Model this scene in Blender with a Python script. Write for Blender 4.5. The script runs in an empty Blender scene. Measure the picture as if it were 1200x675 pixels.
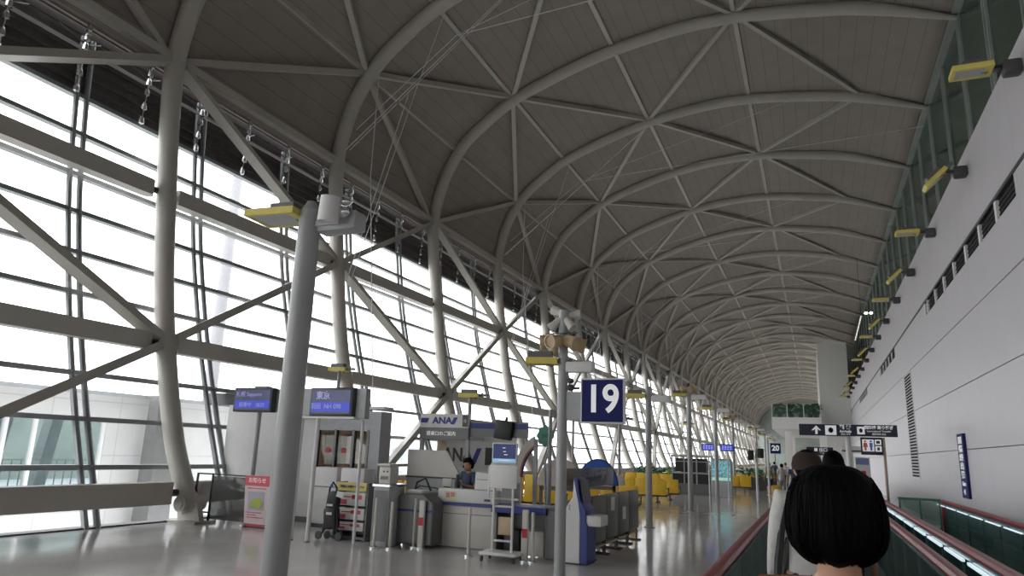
import bpy, bmesh, math, random
from mathutils import Vector, Matrix
R_ = math.radians
random.seed(7)
scene = bpy.context.scene
col = scene.collection

# ------------------------------------------------------------------ camera
cam_d = bpy.data.cameras.new('camera'); cam = bpy.data.objects.new('camera', cam_d); col.objects.link(cam)
scene.camera = cam
cam_d.sensor_fit = 'HORIZONTAL'; cam_d.sensor_width = 36.0; cam_d.lens = 36.0*830/1200
cam_d.clip_start = 0.05; cam_d.clip_end = 2000
def set_cam(pitch, roll, yaw, loc):
    p, r, y = R_(pitch), R_(roll), R_(yaw)
    fw = Vector((-math.sin(y)*math.cos(p), math.cos(y)*math.cos(p), math.sin(p)))
    rt0 = Vector((math.cos(y), math.sin(y), 0)); up0 = rt0.cross(fw)
    rt = rt0*math.cos(r)+up0*math.sin(r); up = up0*math.cos(r)-rt0*math.sin(r)
    m = Matrix((rt, up, -fw)).transposed().to_4x4(); m.translation = Vector(loc)
    cam.matrix_world = m
set_cam(13, 2, 23.1, (0, 0, 1.75))

# ------------------------------------------------------------------ world: bright overcast sky
w = bpy.data.worlds.new('overcast_sky'); scene.world = w; w.use_nodes = True
nt = w.node_tree; nt.nodes.clear()
out = nt.nodes.new('ShaderNodeOutputWorld'); bg = nt.nodes.new('ShaderNodeBackground')
tc = nt.nodes.new('ShaderNodeTexCoord'); mp = nt.nodes.new('ShaderNodeMapping'); nz = nt.nodes.new('ShaderNodeTexNoise'); cr = nt.nodes.new('ShaderNodeValToRGB')
mp.inputs['Scale'].default_value = (1, 1, 3); nz.inputs['Scale'].default_value = 2.0; nz.inputs['Detail'].default_value = 4
cr.color_ramp.elements[0].color = (0.90, 0.93, 0.97, 1); cr.color_ramp.elements[1].color = (1, 1, 1, 1)
nt.links.new(tc.outputs['Generated'], mp.inputs['Vector']); nt.links.new(mp.outputs['Vector'], nz.inputs['Vector'])
nt.links.new(nz.outputs['Fac'], cr.inputs['Fac']); nt.links.new(cr.outputs['Color'], bg.inputs['Color']); nt.links.new(bg.outputs['Background'], out.inputs['Surface'])
SKY = 3.8
bg.inputs['Strength'].default_value = SKY

# ------------------------------------------------------------------ view
vs = scene.view_settings
scene.display_settings.display_device = 'sRGB'
vs.view_transform = 'Standard'; vs.look = 'None'; vs.gamma = 1.0; vs.exposure = 0.3; vs.use_curve_mapping = False
scene.cycles.max_bounces = 10; scene.cycles.diffuse_bounces = 5; scene.cycles.glossy_bounces = 4
scene.cycles.transparent_max_bounces = 24; scene.cycles.transmission_bounces = 6
scene.cycles.sample_clamp_indirect = 4.0
scene.cycles.use_denoising = True

# ------------------------------------------------------------------ lamps of the place (rows of downlights along the service wall)
def area(name, loc, size, sy, power, color, rot):
    l = bpy.data.lights.new(name, 'AREA'); l.shape = 'RECTANGLE'; l.size = size; l.size_y = sy; l.energy = power; l.color = color
    o = bpy.data.objects.new(name, l); o.location = loc; o.rotation_euler = rot; col.objects.link(o); return o

# ------------------------------------------------------------------ materials
MATS = {}
def mat(name, c, rough=0.5, metal=0.0, var=0.06, scale=6.0, bump=0.0, emit=0.0, spec=0.5, alpha=None, stretch=None):
    if name in MATS: return MATS[name]
    m = bpy.data.materials.new(name); m.use_nodes = True; t = m.node_tree; b = t.nodes['Principled BSDF']
    b.inputs['Roughness'].default_value = rough; b.inputs['Metallic'].default_value = metal
    b.inputs['Specular IOR Level'].default_value = spec
    co = t.nodes.new('ShaderNodeTexCoord'); n = t.nodes.new('ShaderNodeTexNoise'); n.inputs['Scale'].default_value = scale; n.inputs['Detail'].default_value = 3
    src = co.outputs['Object']
    if stretch:
        mm = t.nodes.new('ShaderNodeMapping'); mm.inputs['Scale'].default_value = stretch; t.links.new(src, mm.inputs['Vector']); src = mm.outputs['Vector']
    t.links.new(src, n.inputs['Vector'])
    r = t.nodes.new('ShaderNodeValToRGB')
    r.color_ramp.elements[0].position = 0.3; r.color_ramp.elements[1].position = 0.7
    r.color_ramp.elements[0].color = tuple(max(0, v*(1-var)) for v in c)+(1,)
    r.color_ramp.elements[1].color = tuple(min(1, v*(1+var)) for v in c)+(1,)
    t.links.new(n.outputs['Fac'], r.inputs['Fac']); t.links.new(r.outputs['Color'], b.inputs['Base Color'])
    if bump:
        bp = t.nodes.new('ShaderNodeBump'); bp.inputs['Strength'].default_value = bump; bp.inputs['Distance'].default_value = 0.02
        t.links.new(n.outputs['Fac'], bp.inputs['Height']); t.links.new(bp.outputs['Normal'], b.inputs['Normal'])
    if emit:
        t.links.new(r.outputs['Color'], b.inputs['Emission Color']); b.inputs['Emission Strength'].default_value = emit
    MATS[name] = m; return m
def glass(name, tint=(0.95, 0.97, 0.97), refl=0.08, rough=0.02, body=0.0, bodycol=(0.2, 0.3, 0.3)):
    m = bpy.data.materials.new(name); m.use_nodes = True; t = m.node_tree; t.nodes.clear()
    o = t.nodes.new('ShaderNodeOutputMaterial'); tr = t.nodes.new('ShaderNodeBsdfTransparent'); gl = t.nodes.new('ShaderNodeBsdfGlossy')
    tr.inputs['Color'].default_value = tint+(1,); gl.inputs['Roughness'].default_value = rough
    lw = t.nodes.new('ShaderNodeLayerWeight'); lw.inputs['Blend'].default_value = 0.5
    pw = t.nodes.new('ShaderNodeMath'); pw.operation = 'POWER'; pw.inputs[1].default_value = 5.0; t.links.new(lw.outputs['Facing'], pw.inputs[0])
    fr = t.nodes.new('ShaderNodeMath'); fr.operation = 'MULTIPLY_ADD'; fr.inputs[1].default_value = 0.6; fr.inputs[2].default_value = 0.04; t.links.new(pw.outputs[0], fr.inputs[0])
    mx = t.nodes.new('ShaderNodeMixShader'); t.links.new(fr.outputs[0], mx.inputs['Fac']); t.links.new(tr.outputs['BSDF'], mx.inputs[1]); t.links.new(gl.outputs['BSDF'], mx.inputs[2])
    last = mx
    if body:
        df = t.nodes.new('ShaderNodeBsdfDiffuse'); df.inputs['Color'].default_value = bodycol+(1,)
        m2 = t.nodes.new('ShaderNodeMixShader'); m2.inputs['Fac'].default_value = body; t.links.new(mx.outputs['Shader'], m2.inputs[1]); t.links.new(df.outputs['BSDF'], m2.inputs[2]); last = m2
    t.links.new(last.outputs['Shader'], o.inputs['Surface']); MATS[name] = m; return m
def seam_mat(name, c, su, sv, wu=0.012, wv=0.012, rough=0.5, dark=0.55, spec=0.5, coord='UV', var=0.05, offu=0.0, offv=0.0, metal=0):
    """panels with seams every su / sv metres in the two directions of the coordinate"""
    m = bpy.data.materials.new(name); m.use_nodes = True; t = m.node_tree; b = t.nodes['Principled BSDF']
    b.inputs['Roughness'].default_value = rough; b.inputs['Specular IOR Level'].default_value = spec; b.inputs['Metallic'].default_value = metal
    co = t.nodes.new('ShaderNodeTexCoord'); sp = t.nodes.new('ShaderNodeSeparateXYZ'); t.links.new(co.outputs[coord], sp.inputs[0])
    def line(sock, s, wd, off):
        a = t.nodes.new('ShaderNodeMath'); a.operation = 'ADD'; a.inputs[1].default_value = off+1000*s; t.links.new(sock, a.inputs[0])
        k = t.nodes.new('ShaderNodeMath'); k.operation = 'MODULO'; k.inputs[1].default_value = s; t.links.new(a.outputs[0], k.inputs[0])
        q = t.nodes.new('ShaderNodeMath'); q.operation = 'LESS_THAN'; q.inputs[1].default_value = wd; t.links.new(k.outputs[0], q.inputs[0]); return q.outputs[0]
    mxn = t.nodes.new('ShaderNodeMath'); mxn.operation = 'MAXIMUM'
    if su: t.links.new(line(sp.outputs[0], su, wu, offu), mxn.inputs[0])
    else: mxn.inputs[0].default_value = 0
    if sv: t.links.new(line(sp.outputs[1], sv, wv, offv), mxn.inputs[1])
    else: mxn.inputs[1].default_value = 0
    n = t.nodes.new('ShaderNodeTexNoise'); n.inputs['Scale'].default_value = 1.3; n.inputs['Detail'].default_value = 4; t.links.new(co.outputs['Object'], n.inputs['Vector'])
    r = t.nodes.new('ShaderNodeValToRGB'); r.color_ramp.elements[0].position = .3; r.color_ramp.elements[1].position = .7
    r.color_ramp.elements[0].color = tuple(v*(1-var) for v in c)+(1,); r.color_ramp.elements[1].color = tuple(v*(1+var) for v in c)+(1,)
    t.links.new(n.outputs['Fac'], r.inputs['Fac'])
    mix = t.nodes.new('ShaderNodeMixRGB'); t.links.new(mxn.outputs[0], mix.inputs['Fac']); t.links.new(r.outputs['Color'], mix.inputs[1]); mix.inputs[2].default_value = tuple(v*dark for v in c)+(1,)
    t.links.new(mix.outputs[0], b.inputs['Base Color']); MATS[name] = m; return m

STEEL = mat('white_painted_steel', (0.50, 0.475, 0.425), 0.42, var=0.04, scale=1.2)
CEIL = seam_mat('ceiling_panels', (0.325, 0.288, 0.255), 0.62, 7.22, 0.03, 0.05, rough=0.7, dark=0.72, spec=0.2)
MULL = mat('dark_grey_aluminium', (0.30, 0.31, 0.32), 0.35, 0.4)
FLOOR = seam_mat('polished_floor_tiles', (0.62, 0.595, 0.575), 1.2, 1.2, 0.01, 0.01, rough=0.11, dark=0.8, coord='Object', var=0.07, spec=0.6)
WALLP = seam_mat('pale_wall_panels', (0.62, 0.595, 0.62), 0, 4.8, 0.02, 0.02, rough=0.38, dark=0.8, coord='Object', var=0.02)
PLAIN = mat('pale_plaster', (0.82, 0.81, 0.78), 0.6, var=0.03)
DARKPANEL = mat('dark_brown_louvre', (0.12, 0.105, 0.10), 0.55, var=0.15)
POSTM = mat('silver_grey_post', (0.37, 0.37, 0.37), 0.40, 0.1, var=0.03, scale=2)
CHROME = mat('polished_metal', (0.75, 0.76, 0.77), 0.22, 1.0, var=0.02)
GREY = mat('grey_box', (0.42, 0.43, 0.44), 0.5)
LGREY = mat('light_grey_panel', (0.72, 0.71, 0.70), 0.45, var=0.03)
WHITE = mat('white_laminate', (0.74, 0.73, 0.71), 0.4, var=0.02)
CREAM = mat('cream_laminate', (0.66, 0.63, 0.57), 0.42, var=0.03)
VENT = mat('dark_vent_grey', (0.05, 0.05, 0.05), 0.9, spec=0.05)  # even dark grey of the vent openings and grille slats
BLACK = mat('black_plastic', (0.018, 0.018, 0.02), 0.45)
DKGREY = mat('dark_grey_plastic', (0.07, 0.07, 0.075), 0.5)
MDGREY = mat('mid_grey_metal', (0.17, 0.17, 0.17), 0.45, 0.3)
YEL = mat('yellow_painted_frame', (0.78, 0.66, 0.16), 0.45, var=0.05)
SEATY = mat('yellow_seat_vinyl', (0.80, 0.50, 0.03), 0.45, var=0.05)
NAVY = mat('navy_sign_face', (0.020, 0.026, 0.125), 0.6, var=0.03, spec=0.15)
NAVYD = mat('dark_navy_sign_face', (0.010, 0.014, 0.04), 0.35, var=0.03)
WTXT = mat('white_lettering', (0.85, 0.87, 0.87), 0.5, emit=0.25, var=0.01)
BLUE = mat('blue_panel', (0.02, 0.09, 0.42), 0.4)
DBLUE = mat('deep_blue_trim', (0.015, 0.03, 0.20), 0.4)
RED = mat('red_handrail_rubber', (0.24, 0.010, 0.018), 0.32, var=0.08)
REDS = mat('red_sticker', (0.6, 0.03, 0.03), 0.5)
TEALG = glass('tinted_balustrade_glass', (0.50, 0.66, 0.64), body=0.12, bodycol=(0.10, 0.17, 0.17))
GREENG = glass('green_barrier_glass', (0.80, 0.90, 0.86), body=0.12, bodycol=(0.12, 0.25, 0.20))
GG = mat('grey_green_wall', (0.34, 0.38, 0.35), 0.7, var=0.15, scale=0.6)
CLEAR = glass('curtain_wall_glass', (0.97, 0.98, 0.98))
SMOKE = glass('smoked_acrylic', (0.42, 0.43, 0.42), body=0.25, bodycol=(0.3, 0.3, 0.29))
CLERG = glass('clerestory_glass', (0.75, 0.84, 0.79), body=0.15, bodycol=(0.16, 0.20, 0.18))
TUBE = mat('lit_strip_diffuser', (0.70, 0.85, 0.92), 0.5, emit=0.75, var=0.01)
SKIN = mat('skin', (0.50, 0.27, 0.17), 0.5, var=0.04)
HAIR = mat('black_hair', (0.0035, 0.003, 0.003), 0.6, var=0.4, scale=60, bump=0.4, stretch=(1, 1, 0.08), spec=0.05)
HAIRB = mat('dark_brown_hair', (0.03, 0.015, 0.01), 0.5, var=0.3, scale=40, bump=0.5)

# ------------------------------------------------------------------ mesh builder
def frame_of(d):
    d = d.normalized(); a = Vector((0, 0, 1)) if abs(d.z) < 0.92 else Vector((0, 1, 0))
    u = d.cross(a).normalized(); v = u.cross(d).normalized(); return u, v
class MB:
    def __init__(s): s.v = []; s.f = []; s.m = []; s.uv = None
    def add(s, vs, fs, mi=0):
        b = len(s.v); s.v += [tuple(x) for x in vs]; s.f += [tuple(b+i for i in f) for f in fs]; s.m += [mi]*len(fs); return s
    def slab(s, x0, x1, y0, y1, z0, z1, mi=0, M=None):
        vs = [Vector((x, y, z)) for z in (z0, z1) for y in (y0, y1) for x in (x0, x1)]
        if M is not None: vs = [M @ q for q in vs]
        return s.add(vs, [(0, 2, 3, 1), (4, 5, 7, 6), (0, 1, 5, 4), (2, 6, 7, 3), (0, 4, 6, 2), (1, 3, 7, 5)], mi)
    def box(s, c, d, mi=0, rot=None):
        M = Matrix.Translation(Vector(c)) @ (rot.to_4x4() if rot is not None else Matrix.Identity(4))
        return s.slab(-d[0]/2, d[0]/2, -d[1]/2, d[1]/2, -d[2]/2, d[2]/2, mi, M)
    def rbox(s, c, d, r=0.02, mi=0, rot=None, seg=2):
        """box with rounded edges"""
        bm = bmesh.new(); bmesh.ops.create_cube(bm, size=1); bmesh.ops.scale(bm, vec=Vector(d), verts=bm.verts)
        bmesh.ops.bevel(bm, geom=bm.edges[:], offset=min(r, min(d)*0.45), segments=seg, profile=0.5, affect='EDGES')
        M = Matrix.Translation(Vector(c)) @ (rot.to_4x4() if rot is not None else Matrix.Identity(4))
        bm.verts.index_update(); s.add([M @ q.co for q in bm.verts], [[q.index for q in f.verts] for f in bm.faces], mi); bm.free(); return s
    def beam(s, p, q, wd, h, mi=0, up=None):
        p = Vector(p); q = Vector(q); d = (q-p).normalized()
        if up is None: u, v = frame_of(d)
        else: u = d.cross(Vector(up)).normalized(); v = u.cross(d).normalized()
        vs = [e+u*a*wd/2+v*b*h/2 for e in (p, q) for a, b in ((-1, -1), (1, -1), (1, 1), (-1, 1))]
        return s.add(vs, [(3, 2, 1, 0), (4, 5, 6, 7), (0, 1, 5, 4), (1, 2, 6, 5), (2, 3, 7, 6), (3, 0, 4, 7)], mi)
    def tube(s, pts, r, n=12, mi=0, cap=True, flat=1.0):
        pts = [Vector(p) for p in pts]; rs = r if isinstance(r, (list, tuple)) else [r]*len(pts)
        u, v = frame_of(pts[1]-pts[0]); vs = []
        for i, p in enumerate(pts):
            d = ((pts[min(i+1, len(pts)-1)]-pts[i]).normalized()+(pts[i]-pts[max(i-1, 0)]).normalized())
            d = d.normalized() if d.length > 1e-6 else (pts[-1]-pts[0]).normalized()
            u = (u-d*u.dot(d)).normalized(); v = d.cross(u)
            for k in range(n):
                a = 2*math.pi*k/n; vs.append(p+u*math.cos(a)*rs[i]+v*math.sin(a)*rs[i]*flat)
        fs = [(i*n+k, i*n+(k+1) % n, (i+1)*n+(k+1) % n, (i+1)*n+k) for i in range(len(pts)-1) for k in range(n)]
        if cap: fs += [tuple(reversed(range(n))), tuple(range((len(pts)-1)*n, len(pts)*n))]
        return s.add(vs, fs, mi)
    def cyl(s, p, q, r, n=16, mi=0): return s.tube([p, q], r, n, mi)
    def prism(s, poly, axis, a, b, mi=0):
        """polygon in the two other axes extruded along axis from a to b"""
        def P(t, e): return {'x': (e, t[0], t[1]), 'y': (t[0], e, t[1]), 'z': (t[0], t[1], e)}[axis]
        n = len(poly); vs = [P(t, a) for t in poly]+[P(t, b) for t in poly]
        fs = [tuple(range(n)), tuple(reversed(range(n, 2*n)))]+[(i, i+n, (i+1) % n+n, (i+1) % n) for i in range(n)]
        return s.add(vs, fs, mi)
    def lathe(s, prof, c=(0, 0, 0), n=20, mi=0, M=None):
        c = Vector(c); vs = []
        for r, z in prof:
            for k in range(n):
                a = 2*math.pi*k/n; q = Vector((r*math.cos(a), r*math.sin(a), z))
                vs.append(c+(M @ q if M is not None else q))
        fs = [(i*n+k, i*n+(k+1) % n, (i+1)*n+(k+1) % n, (i+1)*n+k) for i in range(len(prof)-1) for k in range(n)]
        fs += [tuple(reversed(range(n))), tuple(range((len(prof)-1)*n, len(prof)*n))]
        return s.add(vs, fs, mi)
    def ell(s, c, r, mi=0, rot=None, n=16, m=10):
        c = Vector(c); vs = []; fs = []
        for i in range(m+1):
            t = math.pi*i/m
            for k in range(n):
                a = 2*math.pi*k/n; q = Vector((r[0]*math.sin(t)*math.cos(a), r[1]*math.sin(t)*math.sin(a), -r[2]*math.cos(t)))
                if rot is not None: q = rot @ q
                vs.append(c+q)
        for i in range(m):
            for k in range(n): fs.append((i*n+k, i*n+(k+1) % n, (i+1)*n+(k+1) % n, (i+1)*n+k))
        return s.add(vs, fs, mi)
    def build(s, name, mats, parent=None, smooth=True, bevel=0, remesh=0, smooth_it=0, loc=None, label=None):
        me = bpy.data.meshes.new(name); me.from_pydata(s.v, [], s.f); me.validate()
        mats = mats if isinstance(mats, (list, tuple)) else [mats]
        for m in mats: me.materials.append(m)
        if len(mats) > 1 and len(me.polygons) == len(s.m): me.polygons.foreach_set('material_index', s.m)
        if s.uv:
            ul = me.uv_layers.new(name='UVMap')
            for l in me.loops: ul.data[l.index].uv = s.uv[l.vertex_index]
        if not remesh:
            bm = bmesh.new(); bm.from_mesh(me); bmesh.ops.recalc_face_normals(bm, faces=bm.faces); bm.to_mesh(me); bm.free()
        if smooth:
            me.polygons.foreach_set('use_smooth', [True]*len(me.polygons)); me.set_sharp_from_angle(angle=R_(35))
        o = bpy.data.objects.new(name, me); col.objects.link(o)
        if bevel:
            b = o.modifiers.new('bevel', 'BEVEL'); b.width = bevel; b.segments = 2; b.limit_method = 'ANGLE'
        if remesh:
            b = o.modifiers.new('remesh', 'REMESH'); b.mode = 'VOXEL'; b.voxel_size = remesh; b.use_smooth_shade = True
            c_ = o.modifiers.new('smooth', 'SMOOTH'); c_.iterations = smooth_it or 4; c_.factor = 0.5
            dg = bpy.context.evaluated_depsgraph_get(); nm = bpy.data.meshes.new_from_object(o.evaluated_get(dg)); o.modifiers.clear(); o.data = nm
            nm.polygons.foreach_set('use_smooth', [True]*len(nm.polygons))
        if parent is not None: o.parent = parent
        if loc is not None: o.location = loc
        if label: o['label'] = label
        return o
def tag(o, label, cat, group=None, kind=None):
    o['label'] = label; o['category'] = cat
    if group: o['group'] = group
    if kind: o['kind'] = kind
    return o
def struct(o, label=None, cat=None):
    o['kind'] = 'structure'
    if label: o['label'] = label
    if cat: o['category'] = cat
    return o
def empty(name, loc=(0, 0, 0), rz=0.0, label=None, cat=None, group=None):
    o = bpy.data.objects.new(name, None); col.objects.link(o); o.location = loc; o.rotation_euler = (0, 0, rz); o.empty_display_size = .2
    if label: tag(o, label, cat, group)
    return o
KIDS = {}
def copy_tree(o, parent=None):
    c = o.copy(); col.objects.link(c); c.parent = parent
    for ch in [x for x in list(bpy.data.objects) if x.parent == o]: copy_tree(ch, c)
    return c
def text(name, body, size, loc, mt, parent=None, rot=(math.pi/2, 0, 0), align='CENTER', ext=0.004, bold=0.0, sx=1.0):
    cu = bpy.data.curves.new(name, 'FONT'); cu.body = body; cu.size = size; cu.align_x = align; cu.align_y = 'CENTER'; cu.extrude = ext; cu.offset = bold
    t = bpy.data.objects.new('tmp', cu); col.objects.link(t)
    dg = bpy.context.evaluated_depsgraph_get(); me = bpy.data.meshes.new_from_object(t.evaluated_get(dg)); bpy.data.objects.remove(t)
    me.materials.clear(); me.materials.append(mt); me.name = name
    o = bpy.data.objects.new(name, me); col.objects.link(o); o.parent = parent; o.location = loc; o.rotation_euler = rot; o.scale = (sx, 1, 1)
    return o
def spline(pts, n=6):
    """Catmull-Rom through points of any dimension"""
    P = [Vector(p) for p in pts]; P = [P[0]*2-P[1]]+P+[P[-1]*2-P[-2]]; o = []
    for i in range(1, len(P)-2):
        for k in range(n):
            t = k/n; a, b, c, d = P[i-1], P[i], P[i+1], P[i+2]
            o.append(0.5*((2*b)+(c-a)*t+(2*a-5*b+4*c-d)*t*t+(3*b-a-3*c+d)*t**3))
    o.append(P[-2]); return o

# ================================================================== THE HALL
D = 7.22; Y1 = 12.34; NR = 30
PROF = [(-12.75, 0.25), (-13.51, 1.66), (-14.16, 3.66), (-14.62, 5.6), (-14.98, 7.88), (-15.26, 9.84), (-15.40, 11.6), (-15.27, 12.7), (-14.87, 14.0), (-14.1, 15.3),
        (-13.1, 16.2), (-11.65, 17.2), (-9.4, 18.08), (-7.05, 18.75), (-4.5, 19.16), (-2.08, 19.22), (0.77, 18.87), (2.84, 18.46), (5.52, 17.45)]
SP = spline([Vector((x, z, 0)) for x, z in PROF], 4)
SP = [(p.x, p.y) for p in SP]
def at_arc_z(z, lower=True):
    for (x0, z0), (x1, z1) in zip(SP, SP[1:]):
        if z0 <= z <= z1: return x0+(x1-x0)*(z-z0)/(z1-z0)
def at_arc_x(x):
    for i, ((x0, z0), (x1, z1)) in enumerate(zip(SP, SP[1:])):
        if i > 24 and x0 <= x <= x1: return z0+(z1-z0)*(x-x0)/(x1-x0)
PN = [(at_arc_z(11.75), 11.75), (-14.30, 15.02), (-11.62, 17.2), (-7.05, 18.75), (-2.08, 19.22), (2.84, 18.46)]

def lift(p, h):
    """point on the arch axis moved h metres outward, toward the ceiling"""
    i = min(range(1, len(SP)-1), key=lambda k: (SP[k][0]-p[0])**2+(SP[k][1]-p[1])**2)
    dx, dz = SP[i+1][0]-SP[i-1][0], SP[i+1][1]-SP[i-1][1]; q = math.hypot(dx, dz)
    return (p[0]-dz/q*h, p[1]+dx/q*h)
PL = [lift(p, 0.0 if i == 0 else (0.36 if i == 5 else 0.20)) for i, p in enumerate(PN)]
# ---- ceiling
YC0, YC1 = -60.0, 236.0
cp = [(x, z) for x, z in SP if z > 11.6 and not (x < -13 and z < 11.7)]
mb = MB(); uv = []
offp = []
for i, (x, z) in enumerate(cp):
    x0, z0 = cp[max(i-1, 0)]; x1, z1 = cp[min(i+1, len(cp)-1)]
    d = Vector((x1-x0, 0, z1-z0)).normalized(); nrm = Vector((-d.z, 0, d.x)); p = Vector((x, 0, z))+nrm*0.42; offp.append((p.x, p.z))
offp = [(offp[0][0], 11.55)]+offp
s = 0; ss = [0]
for a, b in zip(offp, offp[1:]): s += math.dist(a, b); ss.append(s)
ny = 41
for j in range(ny+1):
    y = YC0+(YC1-YC0)*j/ny
    for (x, z), u_ in zip(offp, ss): mb.v.append((x, y, z)); uv.append((u_, y-Y1+200*7.22))
n = len(offp)
for j in range(ny):
    for i in range(n-1): mb.f.append((j*n+i, j*n+i+1, (j+1)*n+i+1, (j+1)*n+i)); mb.m.append(0)
mb.uv = uv
ceil = mb.build('ceiling', CEIL); sm = ceil.modifiers.new('thick', 'SOLIDIFY'); sm.thickness = 0.25; sm.offset = -1
struct(ceil, 'long barrel-vaulted ceiling of grey-brown panels', 'ceiling')
# edge fascia of the ceiling along the clerestory
# ---- floor
struct(MB().slab(-13.3, 3.7, YC0, YC1, -0.3, 0.0).build('floor', FLOOR, smooth=False), 'polished grey tiled concourse floor', 'floor')

# ---- glazed wall
GP = [(-13.20, -0.15), (-13.25, 0.0), (-13.67, 1.1), (-14.13, 2.3), (-14.66, 3.83), (-15.2, 5.7), (-15.58, 7.3), (-15.8, 8.75), (-15.97, 10.1), (-16.1, 11.9)]
GS = [(p.x, p.y) for p in spline([Vector((x, z, 0)) for x, z in GP], 3)]
def glass_x(z):
    for (x0, z0), (x1, z1) in zip(GS, GS[1:]):
        if z0 <= z <= z1: return x0+(x1-x0)*(z-z0)/(z1-z0)
wl = struct(empty('wall_left'), 'leaning curtain wall of clear glass with grey mullions', 'glazed wall')
for name, z0, z1, mt, off in (('glass_pane', -0.1, 9.75, CLEAR, 0.0), ('louvre_band', 9.75, 11.85, DARKPANEL, 0.06)):
    mb = MB(); pts = [(glass_x(z0)-off, z0)]+[(x-off, z) for x, z in GS if z0 < z < z1]+[(glass_x(z1)-off, z1)]
    k = len(pts); mb.add([(x, y, z) for y in (YC0, YC1) for x, z in pts], [(i, i+1, k+i+1, k+i) for i in range(k-1)])
    if name == 'louvre_band':
        for z in [9.8+0.26*i for i in range(8)]: mb.slab(glass_x(z)-0.02, glass_x(z)+0.05, YC0, YC1, z, z+0.035)
    mb.build(name, mt, wl, smooth=False)
for z in (1.15, 2.11, 3.06, 3.95, 4.85, 5.80, 6.79, 7.71, 8.75, 9.72):
    x = glass_x(z); mb = MB(); mb.slab(x-0.03, x+0.16, YC0, YC1, z-0.05, z+0.05); mb.build('horizontal_mullion', MULL, wl, smooth=False)
mul = MB(); path = [(x, z) for x, z in GS if z < 11.8]
for dy in (-0.13, 0.13):
    for e in (0.03,):
        mul.tube([(x+e+0.08, dy, z) for x, z in path], 0.065, 8)
for z in (1.15, 3.06, 4.85, 6.79, 8.75): mul.slab(glass_x(z)+0.05, glass_x(z)+0.17, -0.13, 0.13, z-0.04, z+0.04)
m0 = mul.build('vertical_mullion', MULL, wl)
ks = list(range(-6, 62))
for i, k in enumerate(ks):
    o = m0 if i == 0 else m0.copy()
    if i: col.objects.link(o)
    o.location = (0, 10.28+3.61*k, 0)
MB().slab(-13.42, -13.12, YC0, YC1, -0.15, 0.03).build('sill', DKGREY, wl, smooth=False)
# thin bright rail in front of the louvre band
MB().beam((-15.72, YC0, 10.85), (-15.72, YC1, 10.85), 0.07, 0.07).build('light_rail', LGREY, wl, smooth=False)

# ---- bright metal fittings hanging in front of the louvre band
fit = MB()
def fitting():
    f = MB(); a = Vector((-15.62, 0, 11.55)); b = Vector((-15.72, 0, 9.75))
    f.tube([a, b], 0.018, 6)
    for t in (0.08, 0.22, 0.36, 0.52, 0.74, 0.95):
        c = a.lerp(b, t); f.lathe([(0.02, -0.13), (0.075, -0.10), (0.07, 0.0), (0.04, 0.08), (0.02, 0.12)], c, 8)
    return f
def brk():
    f = MB(); f.beam((-15.66, 0, 10.95), (-15.95, 0.55, 11.3), 0.03, 0.03); f.beam((-15.66, 0, 10.95), (-15.95, -0.55, 11.3), 0.03, 0.03); return f
ft0 = empty('louvre_hanger', (0, 0, 0)); fitting().build('fitting_string', CHROME, ft0); brk().build('stay_bracket', MDGREY, ft0, smooth=False)
ys = [y for y in [10.05+1.805*i for i in range(-5, 60)]]
for i, y in enumerate(ys):
    o = ft0 if i == 0 else copy_tree(ft0)
    o.location = (0, y, 0)
    tag(o, 'string of bright metal fittings hanging before the dark louvre band above the glass', 'hanging fitting', 'metal fittings before the louvre band')

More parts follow.
